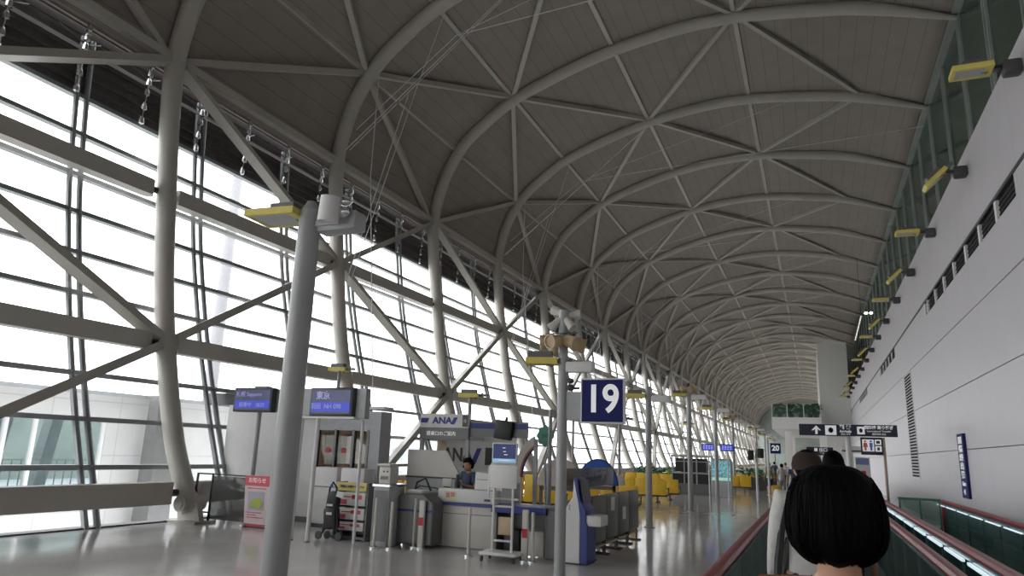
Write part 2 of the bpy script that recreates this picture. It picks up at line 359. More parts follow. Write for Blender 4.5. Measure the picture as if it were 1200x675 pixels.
# ---- arch ribs with struts, beams and braces
def rect_beam(p, q, wd, h, name, parent, trim=0.2, up=None, mt=None):
    p = Vector(p); q = Vector(q); d = (q-p).normalized(); mb = MB(); mb.beam(p+d*trim, q-d*trim, wd, h, up=up); return mb.build(name, mt or STEEL, parent, smooth=False)
def make_rib(odd, cables):
    r = empty('arch_rib')
    pts = [(x, 0, z) for x, z in SP]; rr = []
    for i, (x, z) in enumerate(SP): rr.append(0.21+0.05*min(1, i/24) if x < 2.9 else max(0.08, 0.26-0.18*(x-2.9)/2.6))
    MB().tube(pts, rr, 14).build('rib_tube', STEEL, r)
    # web from rib tube to ceiling, coloured dark as the shadow gap there
    wp = MB(); up_ = [(x, z) for x, z in SP if z > 12.2]
    vs_ = []
    for i, (x, z) in enumerate(up_):
        x0, z0 = up_[max(i-1, 0)]; x1, z1 = up_[min(i+1, len(up_)-1)]; dd = Vector((x1-x0, z1-z0)).normalized(); nn = Vector((-dd.y, dd.x))
        vs_ += [(x, z), (x+nn.x*0.44, z+nn.y*0.44)]
    m_ = len(vs_)
    wp.add([(a, -0.05, b) for a, b in vs_]+[(a, 0.05, b) for a, b in vs_],
           [f for i in range(0, m_-2, 2) for f in ((i, i+2, i+3, i+1), (m_+i, m_+i+1, m_+i+3, m_+i+2), (i, m_+i, m_+i+2, i+2))])
    wp.build('shadow_gap_web', MDGREY, r)
    jb = MB(); jb.prism([(-13.05, 0.0), (-12.40, 0.0), (-12.55, 0.42), (-12.72, 0.60), (-12.98, 0.58), (-13.1, 0.35)], 'y', -0.07, 0.07)
    jb.prism([(-13.15, 0.0), (-12.3, 0.0), (-12.3, 0.05), (-13.15, 0.05)], 'y', -0.3, 0.3)
    for sy in (-1, 1): jb.cyl((-12.80, sy*0.05, 0.40), (-12.80, sy*0.31, 0.40), 0.17, 20); jb.cyl((-12.80, sy*0.31, 0.40), (-12.80, sy*0.34, 0.40), 0.11, 16)
    jb.build('base_joint', STEEL, r)
    # purlins to the next rib
    for i, (x, z) in enumerate(PL):
        wd = 0.24 if i == 0 else (0.18 if i < 5 else 0.12)
        rect_beam((x, 0, z), (x, D, z), wd, wd, 'roof_strut', r)
    # roof diagonals to the next rib: odd/even nodes
    own = (0, 2, 4) if odd else (1, 3, 5)
    for a in own:
        for b in (a-1, a+1):
            if 0 <= b <= 5 and not (a == 5 and b == 6):
                rect_beam((lift(PN[a], .16)[0], 0, lift(PN[a], .16)[1]), (lift(PN[b], .16)[0], D, lift(PN[b], .16)[1]), 0.19, 0.20, 'roof_strut', r, trim=0.25)
    # wall beams
    for z, h in ((0.62, 0.46), (4.0, 0.40), (7.9, 0.40)):
        x = at_arc_z(z)-0.10; b = MB(); w2 = 0.17
        b.slab(x-w2, x+w2, 0.34, D-0.55, z-h/2, z+h/2)
        b.prism([(x-w2, 0)]+[(x+w2*math.cos(t), w2*2.2*math.sin(t)) for t in [math.pi-math.pi*i/8 for i in range(9)]], 'z', z-h/2, z+h/2) if False else None
        # rounded plug at the far end and dark pin into the next rib
        pl = [(x+w2*math.cos(t), D-0.55+0.22*math.sin(t)) for t in [math.pi*i/8 for i in range(9)]]
        b.prism(pl, 'z', z-h/2, z+h/2)
        b.build('wall_beam', STEEL, r)
        pn = MB(); pn.cyl((x, D-0.5, z), (x+0.05, D-0.05, z), 0.08, 10); pn.cyl((x, 0.05, z), (x, 0.4, z), 0.08, 10); pn.build('beam_pin', DKGREY, r)
    # wall braces
    lo, mi_, hi, ev = (at_arc_z(0.55), 0.55), (at_arc_z(4.0), 4.0), (at_arc_z(7.9), 7.9), PN[0]
    if odd: br = ((mi_, hi), (ev, hi))
    else: br = ((hi, mi_), (hi, ev), (lo, mi_))
    for a, b in br: rect_beam((a[0], 0, a[1]), (b[0], D, b[1]), 0.20, 0.30, 'wall_brace', r, trim=0.28, up=(1, 0, 0.3))
    if cables:
        for pts_, rr_ in (([(-15.0, 0.12, 12.2), (-7.3, 0.12, 18.5)], .014), ([(-15.0, -0.12, 12.1), (-7.3, -0.12, 18.3)], .014), ([(-14.7, 0, 12.9), (-10.8, 0, 15.9), (-0.2, 0, 18.8)], .012),
                          ([(-10.8, 0, 15.9), (5.3, 0, 16.6)], .014), ([(-14.45, 0.10, 7.2), (-12.3, 0.10, 14.3), (-11.3, 0.1, 17.2)], .014), ([(-14.45, -0.12, 7.2), (-12.5, -0.12, 13.9)], .014), ([(-13.08, 0, 3.2), (-13.9, 0, 11.0), (-13.9, 0, 15.2)], .018)):
            MB().tube(pts_, rr_, 6).build('tie_cable', LGREY, r)
        st = MB()
        for t in (0.05, 0.14, 0.25): p = Vector((-15.0, 0.12, 12.2)).lerp(Vector((-7.3, 0.12, 18.5)), t); st.ell(p, (0.05, 0.05, 0.09), n=8, m=6)
        st.build('turnbuckle', CHROME, r)
    return r
protos = {(1, 0): make_rib(True, False), (0, 1): make_rib(False, True), (0, 0): make_rib(False, False)}
used = set()
lab = {-1: 'white tubular arch rib at the far upper left edge, nearest of the row', 0: 'white tubular arch rib whose roof struts cross the top left corner', 1: 'thick white rib column standing left of the grey gate box, nearest whole one',
       2: 'white arch rib passing behind the flight monitor over the gate desk', 3: 'white arch rib rising behind the airline sign board', 4: 'white arch rib rising between the airline booth and the number 19 sign',
       5: 'white arch rib whose column passes just left of the tan lamps', 6: 'white arch rib whose column stands just right of the number 19 sign'}
for k in range(-2, NR):
    key = (1, 0) if k % 2 else ((0, 1) if k in (2, 4, 6, 8, 10) else (0, 0))
    if key in used: o = copy_tree(protos[key])
    else: o = protos[key]; used.add(key)
    o.location = (0, Y1+D*(k-1), 0)
    l = lab.get(k, ('one of the white tubular arch ribs receding down the hall' if k > 6 else 'white tubular arch rib behind the viewer'))
    tag(o, l, 'arch rib', 'white tubular arch ribs')

# ---- service wall on the right
XW = 3.6; WT = 8.95
wr = struct(empty('wall_right'), 'tall pale panelled service wall beside the walkways', 'wall')
def wall_panel(name, z0, z1, x=XW):
    return MB().slab(x, x+0.15, YC0, 110, z0, z1).build(name, WALLP, wr, smooth=False)
for z0, z1 in ((0.0, 2.19), (2.21, 3.79), (3.81, 5.38), (5.40, 6.56), (7.02, WT)): wall_panel('panel_row', z0, z1)
MB().slab(XW+0.13, XW+0.2, YC0, 110, 0.05, 7.05).build('backing', MDGREY, wr, smooth=False)
MB().slab(XW-0.02, XW+0.06, YC0, 110, 6.98, 7.05).build('dark_trim_line', DKGREY, wr, smooth=False)
# recessed vents under the line, plain panel where there are none
segs = [(14.6, 26.5), (36.5, 45.0), (56, 66), (78, 88)]
vent = None; prev = YC0
for a, b in segs:
    MB().slab(XW, XW+0.15, prev, a, 6.56, 6.98).build('panel_strip', WALLP, wr, smooth=False); prev = b
    k = a
    while k < b-0.2:
        f = MB(); e = min(k+1.62, b); f.slab(XW+0.06, XW+0.12, k, e-0.16, 6.58, 6.96); 
        for zz in (6.66, 6.76, 6.86): f.slab(XW+0.04, XW+0.06, k, e-0.16, zz, zz+0.012)
        f.build('vent_opening', VENT, wr, smooth=False)
        MB().slab(XW, XW+0.15, e-0.16, e, 6.56, 6.98).build('vent_divider', PLAIN, wr, smooth=False); k = e
MB().slab(XW, XW+0.15, prev, 110, 6.56, 6.98).build('panel_strip', WALLP, wr, smooth=False)
struct(MB().slab(XW, 12.0, 109.9, 110.1, WT, 19.5).build('wall_end', GG, smooth=False), 'end wall closing the clerestory space', 'wall')
struct(MB().slab(XW+0.15, 14.0, YC0, 110, WT-0.15, WT).build('trim_1', PLAIN, smooth=False), 'flat ledge on top of the service wall', 'ledge')
# tall louvre grille in the wall
g = empty('louvre_grille', (XW, 32.6, 1.25), 0, 'tall narrow dark louvre grille set in the pale right wall', 'ventilation grille')
fr = MB()
for y in (-1.1, 1.1): fr.slab(-0.02, 0.0, y-0.03, y+0.03, 0, 4.1)
for z in (0, 4.07): fr.slab(-0.02, 0.0, -1.1, 1.1, z, z+0.05)
fr.build('frame', LGREY, g, smooth=False)
sl = MB()
for i in range(34): sl.slab(-0.015, 0.0, -1.05, 1.05, 0.08+i*0.118, 0.08+i*0.118+0.07)
sl.build('louvre_slats', VENT, g, smooth=False)
# vertical blade sign on the wall
b = empty('vertical_sign', (XW, 22.2, 0.97), 0, 'narrow upright navy sign with white characters on the right wall', 'sign')
MB().slab(-0.07, 0.0, -0.42, 0.42, 0, 1.64).build('sign_panel', NAVY, b, smooth=False)
rt = (math.pi/2, 0, -math.pi/2)
for i, (ch, z, sz) in enumerate((('国', 1.46, .20), ('際', 1.24, .20), ('線', 1.02, .20), ('出', 0.80, .2), ('発', 0.58, .2), ('Gate', 0.36, .15), ('41', 0.15, .18))):
    text('lettering', ch, sz, (-0.075, 0, z), WTXT, b, rot=rt, bold=0.004, sx=2.6 if len(ch) == 1 else 1.6)

# clerestory behind and above the wall
cl = struct(empty('window_1'), 'dim greenish clerestory screen above the service wall', 'clerestory glazing')
MB().slab(5.62, 5.65, YC0, 110, WT, 17.5).build('glass_pane', CLERG, cl, smooth=False)
CM = mat('grey_green_mullion', (0.42, 0.46, 0.44), 0.45, 0.2)
hb = MB()
hb.slab(5.54, 5.62, -0.06, 0.06, WT, 17.5)
hb.slab(5.54, 5.62, 0.28, 0.36, WT, 17.5); h0 = hb.build('clerestory_mullion', CM, cl, smooth=False)
for i in range(31):
    o = h0 if i == 0 else h0.copy()
    if i: col.objects.link(o)
    o.location = (0, Y1+D*0.5*(i-4), 0)
struct(MB().slab(12.0, 12.2, YC0, 110, WT, 19.5).build('wall_back', GG, smooth=False), 'dim wall beyond the clerestory', 'wall')
struct(MB().slab(5.4, 12.2, YC0, 110, 17.6, 17.8).build('trim_2', GG, smooth=False), 'soffit beyond the clerestory', 'soffit')
for k in range(0, 14):
    t_ = MB(); y = Y1+D*(k-1)
    t_.cyl((6.2, y, 8.96), (11.5, y+1.5, 17.55), 0.16, 10); t_.cyl((6.2, y+5.4, 17.5), (11.5, y+1.5, 9.0), 0.12, 10)
    o = t_.build('crossed_brace', CM)
    tag(o, 'dim crossed tubular brace seen through the clerestory glass', 'brace', 'crossed braces beyond the clerestory')

# white block and mezzanine at the far end of the service wall
struct(MB().slab(0.75, XW, 82, 110, 4.9, 14.2).build('wall_block', PLAIN, smooth=False), 'plain white block rising over the mezzanine', 'wall')
struct(MB().slab(-4.05, 0.75, 80, 110, 5.0, 6.2).build('trim_3', PLAIN, smooth=False), 'pale mezzanine slab crossing the concourse', 'mezzanine slab')
struct(MB().slab(0.75, XW, 80, 110, 4.6, 5.6).build('trim_4', PLAIN, smooth=False), 'pale beam under the white block', 'beam')
rl = empty('mezzanine_railing', (-4.0, 80.1, 6.2), 0, 'glass railing along the edge of the far mezzanine', 'railing')
MB().slab(0, 4.7, -0.01, 0.01, 0.05, 1.25).build('glass_pane', GREENG, rl, smooth=False)
for x in (0, 1.5, 3.1, 4.7): MB().slab(x-0.04, x+0.04, -0.04, 0.04, 0, 1.3).build('post', LGREY, rl, smooth=False)
for i, x in enumerate((-3.3, -2.2, -1.2, -0.3, 0.3)):
    pt = empty('potted_plant', (x, 82.0+0.5*(i % 2), 6.2), 0, 'dark green bushy plant standing behind the mezzanine railing', 'plant', 'plants on the mezzanine')
    f = MB(); rnd = random.Random(i)
    for q in range(46):
        a = rnd.uniform(0, 6.28); rr_ = rnd.uniform(0.1, 0.6); c = Vector((math.cos(a)*rr_, math.sin(a)*rr_*0.6, rnd.uniform(0.5, 1.5)))
        f.ell(c, (0.20, 0.05, 0.13), rot=Matrix.Rotation(rnd.uniform(0, 6), 3, 'Z') @ Matrix.Rotation(rnd.uniform(-1, 1), 3, 'X'), n=6, m=4)
    f.build('foliage', mat('plant_green', (0.03, 0.08, 0.03), 0.6, var=0.4), pt)
    MB().lathe([(0.22, 0), (0.30, 0.5), (0.27, 0.5), (0.25, 0.42)], n=14).build('pot', DKGREY, pt)
# columns under the mezzanine
for i, (x, y) in enumerate(((-2.6, 84), (0.9, 84), (-2.6, 96), (0.9, 96))):
    tag(MB().slab(x-0.35, x+0.35, y-0.35, y+0.35, 0, 5.0).build('square_column', PLAIN, smooth=False, bevel=0.03), 'square pale column carrying the far mezzanine', 'column', 'columns under the mezzanine')
struct(MB().slab(0.75, XW+0.2, 88, 88.2, 0, 4.9).build('wall_inner', PLAIN, smooth=False), 'pale wall below the white block', 'wall')
struct(MB().slab(-17, 6, YC1-0.2, YC1, 0, 20).build('wall_far', GG, smooth=False), 'end wall of the long hall', 'wall')
struct(MB().slab(XW, XW+0.2, 110, YC1, 0, 17.5).build('wall_beyond', PLAIN, smooth=False), 'right wall beyond the mezzanine', 'wall')
struct(MB().slab(-17, 12, YC0-0.2, YC0, 0, 20).build('wall_behind', PLAIN, smooth=False), 'wall behind the viewer', 'wall')

# ================================================================== OUTSIDE
struct(MB().slab(-400, -13.4, -150, 500, -5.2, -5.0).build('ground', mat('pale_concrete_apron', (0.50, 0.50, 0.49), 0.8, scale=0.2), smooth=False), 'pale concrete apron outside the glass', 'ground')
ob = empty('boarding_bridge_building', (-20, 0, 0), 0, 'low pale building with teal windows outside the glass on the left', 'building')
PB = seam_mat('pale_cladding', (0.62, 0.62, 0.61), 2.2, 1.6, 0.03, 0.03, rough=0.5, dark=0.8, coord='UV', var=0.03)
def yzpanel(name, x, y0, y1, z0, z1, mt, par, th=0.15):
    m_ = MB(); vs = [(x, y0, z0), (x, y1, z0), (x, y1, z1), (x, y0, z1)]; m_.add(vs, [(0, 1, 2, 3)]); m_.uv = [(v[1]+50, v[2]+10) for v in vs]
    o = m_.build(name, mt, par, smooth=False); s_ = o.modifiers.new('t', 'SOLIDIFY'); s_.thickness = th; s_.offset = -1; return o
yzpanel('cladding', 0, 0, 15.6, 2.3, 3.0, PB, ob); yzpanel('cladding', 0, 15.6, 27, -5, 3.0, PB, ob); yzpanel('cladding', 0, 0, 15.6, -5, 0.15, PB, ob)
MB().slab(-2.0, 0.1, -2, 27, 3.0, 3.12).build('roof_edge', GREY, ob, smooth=False)
BW = glass('teal_window_glass', (0.84, 0.90, 0.91), body=0.12, bodycol=(0.32, 0.40, 0.42))
wn = MB().slab(-0.06, -0.02, 0, 15.6, 0.15, 2.3).build('window_band', BW, ob, smooth=False)
for y in (2, 4.2, 6.4, 8.4, 10.6, 12.6, 13.4, 15.5): MB().slab(-0.1, 0.05, y-0.05, y+0.05, 0.15, 2.3).build('window_frame', WHITE, ob, smooth=False)
MB().slab(-8.0, -7.8, -2, 27, -5, 3.0).build('inner_wall', mat('sage_inner_wall', (0.34, 0.38, 0.33), 0.7, var=0.3, scale=0.5), ob, smooth=False)
MB().slab(-8.0, -0.2, -2, 27, -0.05, 0.10).build('inner_floor', GREY, ob, smooth=False)
for y in (7.6, 9.7, 11.3, 13.2, 14.7): MB().prism([(y-0.25, 0.1), (y+0.1, 0.1), (y+0.45, 2.9), (y+0.1, 2.9)], 'x', -1.6, -1.2).build('inner_column', MDGREY, ob, smooth=False)
for z in (0.75, 1.05): MB().slab(-0.5, -0.45, 0, 15.6, z, z+0.03).build('inner_rail', MDGREY, ob, smooth=False)
mb = MB()
for i in range(60): mb.slab(-0.5, -0.47, i*0.26, i*0.26+0.02, 0.10, 1.05)
mb.build('inner_baluster', MDGREY, ob, smooth=False)
tag(MB().prism([(0, -5), (1.0, -5), (0.5, 3.1), (0.1, 3.1)], 'y', -0.4, 0.4).build('leaning_pier', MDGREY, loc=(-19.6, 17.0, 0)), 'dark leaning pier against the pale building outside', 'pier')
tag(MB().lathe([(0.62, 0), (0.50, 10), (0.36, 30), (0.30, 31)], n=24).build('light_mast', mat('white_mast', (0.25, 0.25, 0.265), 0.5), loc=(-41, 40, -5)), 'tall tapering white mast standing outside beyond the glass', 'mast')
fb = empty('distant_terminal', (-75, 62, -5), 0, 'pale distant terminal building seen through the glass behind the airline booth', 'building')
MB().slab(0, 14, 0, 60, 0, 8.2).build('wall', PB, fb, smooth=False)
MB().slab(-0.5, 14.6, -0.5, 60.5, 8.2, 8.6).build('roof', LGREY, fb, smooth=False)
for k in range(12):
    for z in (1.2, 4.8): MB().slab(14, 14.08, 2+k*4.8, 5.6+k*4.8, z, z+2.0).build('window', mat('distant_window', (0.30, 0.36, 0.40), 0.3), fb, smooth=False)
for k in range(3): MB().slab(3+k*3.5, 6+k*3.5, -0.08, 0, 1.2, 6.5).build('window', MATS['distant_window'], fb, smooth=False)

# ================================================================== GATE BOX on the left
gb = empty('gate_enclosure', (-9.1, 14.0, 0), 0, 'pale grey gate enclosure against the glass with a glazed wood-lined doorway', 'gate enclosure')
GH = 2.66
m = MB(); m.slab(-4.55, -1.78, 0, 0.1, 0, GH)
m.build('wall_panel', LGREY, gb, smooth=False, bevel=0.01)
m = MB(); m.slab(-1.78, 0, 0.0, 0.1, 2.10, GH-0.12); m.slab(-0.28, 0, 0, 0.1, 0, 2.1); m.slab(-1.78, -0.28, 0, 0.1, 0, 1.22); m.build('door_surround', GREY, gb, smooth=False)
MB().slab(-0.1, 0, 0.1, 0.45, 0, GH-0.12).build('side_wall', GREY, gb, smooth=False)
MB().slab(-4.6, 0.0, 0.1, 0.5, GH-0.06, GH).build('roof_panel', LGREY, gb, smooth=False)
MB().slab(-5.6, -4.0, 0.3, 1.4, GH+0.02, GH+0.32).build('canopy', DKGREY, gb, smooth=False, bevel=0.01)
MB().slab(-1.74, -0.32, 0.04, 0.06, 1.22, 2.10).build('door_glass', glass('door_glass', (0.85, 0.84, 0.80)), gb, smooth=False)
WOOD = mat('warm_wood', (0.42, 0.25, 0.11), 0.5, var=0.35, scale=3, stretch=(6, 6, 0.4))
MB().slab(-2.2, -0.12, 0.42, 0.5, 0, 2.55).build('wood_lining', WOOD, gb, smooth=False)
for x in (-1.74, -1.22, -0.72, -0.32): MB().slab(x-0.03, x+0.03, -0.01, 0.09, 1.2, 2.12).build('door_frame', MDGREY, gb, smooth=False)
for x in (-1.42, -0.98): MB().lathe([(0.065, -0.006), (0.065, 0.006)], n=16, M=Matrix.Rotation(math.pi/2, 3, 'X')).build('red_sticker', REDS, gb, loc=(x, 0.03, 1.64))
MB().slab(-4.5, -1.8, -0.03, 0.0, 0, 0.12).build('skirting', MDGREY, gb, smooth=False)

# ================================================================== POSTS WITH LAMPS
def flood(parent, loc, rotz=0.0, tilt=0.0, L=0.95, W=0.5, flip=1):
    """flat floodlight: yellow frame, grey lens, bracket; extends along -X (flip=1) from loc"""
    e = bpy.data.objects.new('flood_lamp', None); col.objects.link(e); e.parent = parent; e.location = loc; e.rotation_euler = (0, tilt, rotz)
    return e
def flood_mesh(mtx, L, W):
    f = MB(); t = 0.06
    f.slab(-L, 0, -W/2, -W/2+0.06, 0, t+0.04, 0, mtx); f.slab(-L, 0, W/2-0.06, W/2, 0, t+0.04, 0, mtx); f.slab(-L, -L+0.06, -W/2+.06, W/2-.06, 0, t+0.04, 0, mtx); f.slab(-0.12, 0, -W/2+.06, W/2-.06, 0, t+0.04, 0, mtx)
    g_ = MB(); g_.slab(-L+0.06, -0.12, -W/2+0.06, W/2-0.06, 0.01, t, 0, mtx)
    h = MB(); h.slab(-0.45, -0.08, -W*0.3, W*0.3, t+0.03, t+0.14, 0, mtx)
    h.tube([mtx @ Vector(p) for p in ((-0.3, 0.1, 0.15), (-0.2, 0.05, 0.05), (-0.1, 0.02, -0.02), (0.0, 0.0, 0.06), (0.1, 0.0, 0.12))], 0.018, 6)
    h.slab(-0.06, 0.22, -0.05, 0.05, 0.03, 0.09, 0, mtx)
    return f, g_, h
LENS = mat('pale_grey_lens', (0.50, 0.50, 0.50), 0.3)
def add_flood(parent, loc, tilt=0.0, rotz=0.0, L=0.95, W=0.5):
    M = Matrix.Translation(Vector(loc)) @ Matrix.Rotation(rotz, 4, 'Z') @ Matrix.Rotation(tilt, 4, 'Y')
    f, g_, h = flood_mesh(M, L, W)
    fo = f.build('yellow_lamp_frame', YEL, parent, smooth=False, bevel=0.006); g_.build('lamp_lens', LENS, fo, smooth=False); h.build('lamp_bracket', MDGREY, fo, smooth=False)
def spot(mb, c, d, L=0.34, r=0.12):
    c = Vector(c); d = Vector(d).normalized(); u, v = frame_of(d); M = Matrix((u, v, d)).transposed()
    mb.lathe([(r*0.55, 0), (r*0.8, L*0.15), (r*0.85, L*0.6), (r, L*0.75), (r, L), (r*0.8, L), (r*0.75, L*0.9)], c, 14, M=M)
def post(name, loc, H_, r, label, cat, group=None):
    p = empty(name, loc, 0, label, cat, group)
    MB().tube([(0, 0, 0), (0, 0, H_)], [r, r*0.9], 20).build('pole', POSTM, p)
    MB().lathe([(r*1.7, 0), (r*1.7, 0.015), (r*1.15, 0.03)], n=20).build('base_flange', POSTM, p)
    return p
# near post
p = post('lamp_post', (-6.27, 7.5, 0), 4.9, 0.165, 'thick grey lamp post in the left foreground with yellow-framed floodlight and grey housing', 'lamp post')
MB().lathe([(0.15, 0), (0.09, 0.10), (0.06, 0.16)], (0, 0, 4.88), 16).build('post_cap', POSTM, p)
add_flood(p, (-0.10, 0, 4.80), tilt=0.0, rotz=0.10, L=0.78, W=0.58)
m = MB(); m.rbox((0.43, 0.12, 4.72), (0.66, 0.28, 0.26), 0.03); m.slab(0.0, 0.4, -0.05, 0.05, 4.66, 4.74); m.build('lamp_housing', GREY, p, label='grey rectangular housing')
m = MB(); m.tube([(0.46, -0.20, 4.64), (0.49, -0.22, 4.98)], [0.14, 0.13], 20); m.build('cylinder_lamp', WHITE, p)
m = MB(); m.ell((0.62, -0.08, 4.80), (0.09, 0.08, 0.08)); m.ell((0.64, -0.1, 4.93), (0.09, 0.07, 0.05)); m.tube([(0.5, -0.1, 4.85), (0.6, -0.12, 4.98), (0.75, -0.1, 4.92)], 0.02, 6); m.build('camera_dome', CHROME, p)
# 19 post
BEIGE = mat('beige_lamp_shell', (0.56, 0.43, 0.27), 0.5)
p = post('sign_post', (-3.49, 10.28, 0), 3.92, 0.083, 'grey post carrying the number 19 sign, tan spotlights and a yellow-framed lamp', 'sign post')
m = MB()
for c, d in (((-0.07, -0.1, 3.42), (-0.9, -0.4, -0.1)), ((-0.05, 0.1, 3.44), (-0.6, 0.5, -0.35)), ((0.07, -0.1, 3.44), (0.8, -0.4, -0.35)), ((0.06, 0.1, 3.42), (0.9, 0.3, -0.2)), ((0, -0.12, 3.43), (-0.4, -0.9, -0.2))): spot(m, c, d, 0.26, 0.115)
m.build('tan_spotlight', BEIGE, p, label='cluster of tan cylindrical spotlights')
m = MB()
for c, d in (((-0.04, -0.02, 3.78), (-0.8, -0.2, -0.75)), ((0.04, -0.02, 3.78), (0.7, -0.3, -0.85)), ((0.0, 0.08, 3.84), (0.9, 0.3, 0.15)), ((-0.02, 0.08, 3.88), (-0.9, 0.2, 0.35))): spot(m, c, d, 0.23, 0.075)
m.build('white_spotlight', CREAM, p)
m = MB(); m.tube([(-0.26, -0.1, 3.54), (0.26, -0.1, 3.54)], 0.012, 6); m.build('lamp_rail', MDGREY, p)
add_flood(p, (-0.09, 0.0, 3.07), tilt=0.0, rotz=0.25, L=0.48, W=0.30)
MB().rbox((0.27, 0, 3.03), (0.42, 0.16, 0.16), 0.02).build('lamp_housing', LGREY, p)
MB().slab(0.07, 0.34, -0.03, 0.03, 2.24, 2.66).build('bracket_panel', GREY, p, smooth=False)
m = MB(); m.ell((0.14, -0.05, 2.72), (0.06, 0.06, 0.05)); m.tube([(0.08, -0.05, 2.70), (0.28, -0.05, 2.71)], 0.02, 8); m.ell((0.14, -0.05, 2.82), (0.05, 0.05, 0.04)); m.build('small_camera', DKGREY, p)
sg = MB().slab(0.32, 0.985, -0.12, -0.04, 2.19, 2.85).build('number_sign', LGREY, p, smooth=False, bevel=0.008)
MB().slab(0.345, 0.96, -0.128, -0.118, 2.215, 2.825).build('sign_face', NAVY, sg, smooth=False)
text('lettering', '19', 0.56, (0.655, -0.135, 2.53), WTXT, sg, bold=0.012, sx=0.92)
# other posts down the hall
plist = [(-3.99, 18.76, 3.55, 0.085, -0.5), (-3.92, 25.0, 4.1, 0.085, -0.6), (-3.89, 31.8, 4.1, 0.08, -0.6), (-4.3, 43.0, 4.2, 0.08, -0.6), (-3.9, 55.0, 4.2, 0.08, -.6), (-4.1, 68, 4.2, .08, -.6), (-4.0, 82, 4.2, .08, -.6)]
pl = ['grey lamp post standing just right of the blue half disc display', 'grey lamp post before the dark equipment cabinet, tallest right of the number 19 sign', 'grey lamp post crossing the lit cyan display kiosk', 'slim grey lamp post just right of the cyan display kiosk'] + ['slim far grey lamp post along the hall beyond the display kiosk']*3
for i, (x, y, h, r, fx) in enumerate(plist):
    p = post('lamp_post', (x, y, 0), h, r, pl[i], 'lamp post', 'grey lamp posts down the hall')
    add_flood(p, (-0.08, 0, h-0.30), rotz=0.2, L=0.5, W=0.34)
    m = MB(); m.rbox((0.34, 0, h-0.32), (0.5, 0.14, 0.17), 0.02); m.build('lamp_housing', LGREY, p)
    if i in (1, 3, 4, 5, 6):
        m = MB()
        for a in range(5): spot(m, (0, 0, h-0.02), (math.cos(a*1.25), math.sin(a*1.25), -0.2), 0.3, 0.10)
        m.build('spotlight_cluster', BEIGE if i in (1, 3) else WHITE, p)
# second row of slimmer posts nearer the glass
for i, (x, y, h, l) in enumerate(((-11.85, 16.0, 3.8, 'slim grey post with yellow-framed lamp rising behind the right flight monitor'), (-7.85, 16.0, 3.1, 'slim grey post with yellow-framed lamp in front of the airline sign board'), (-5.72, 16.0, 2.75, 'slim dark post between the teal sign and the number 19 post'),
                              (-7.9, 24.5, 3.4, 'slim grey post standing behind the blue half disc'), (-6.1, 24.0, 3.0, 'slim grey post with a low grey wedge among the yellow seats'), (-8.4, 33.0, 3.6, 'slim grey post rising above the farther yellow seats'), (-7.2, 45, 3.8, 'slim grey post far off left of the equipment cabinet'))):
    p = post('slim_post', (x, y, 0), h, 0.05, l, 'lamp post', 'slim posts near the glazed wall')
    if i != 2: add_flood(p, (0.25, 0, h-0.08), rotz=math.pi*0.05, L=0.5, W=0.3)
    if i == 4: MB().prism([(-0.24, 0), (0.24, 0), (0.14, 1.1), (-0.14, 1.1)], 'y', -0.1, 0.1).build('wedge_base', GREY, p)

# lamps on the service wall
ln = ['yellow-framed floodlight at the upper right corner, largest on the wall', 'tilted yellow-framed floodlight on the wall, second from the corner', 'yellow-framed floodlight on the wall, third from the corner', 'tilted yellow-framed floodlight, fourth from the corner', 'yellow-framed floodlight, fifth from the corner']
for i in range(16):
    y = 13.3+4.85*i
    p = empty('wall_floodlight', (XW, y, 8.42), 0, ln[i] if i < 5 else 'small far yellow-framed floodlight bracketed from the service wall', 'wall lamp', 'floodlights along the service wall')
    m = MB(); m.rbox((-0.14, 0, 0), (0.28, 0.26, 0.26), 0.05); m.slab(-0.42, -0.25, -0.05, 0.05, 0.0, 0.06)
    m.build('wall_bracket', DKGREY, p)
    if i % 2 == 0: add_flood(p, (-0.42, 0, 0.0), tilt=0.0, L=0.62, W=0.42)
    else: add_flood(p, (-0.40, 0, 0.06), tilt=-0.75, L=0.62, W=0.42)
# slim bright strip lamp hanging near the roof edge far off
sp_ = empty('hanging_strip_lamp', (3.3, 60, 11.0), 0, 'slanting slim lit strip lamp hung by the far roof edge', 'strip lamp')
MB().beam((0, 0, 0), (0.55, 0, 1.9), 0.08, 0.05).build('tube', mat('warm_strip', (0.9, 0.88, 0.75), 0.5, emit=0.6), sp_, smooth=False)
m = MB(); m.ell((0.9, 0, 2.1), (0.13, 0.1, 0.1)); m.ell((1.25, 0, 2.1), (0.13, 0.1, 0.1)); m.build('spot_lens', mat('lit_lens', (1, 0.97, 0.85), 0.5, emit=4.0), sp_)
MB().beam((0.55, 0, 1.95), (1.9, 0, 2.2), 0.05, 0.05).build('arm', DKGREY, sp_, smooth=False)
MB().beam((0.55, 0, 1.9), (0.55, 0, 6.5), 0.03, 0.03).build('hanger_rod', DKGREY, sp_, smooth=False)

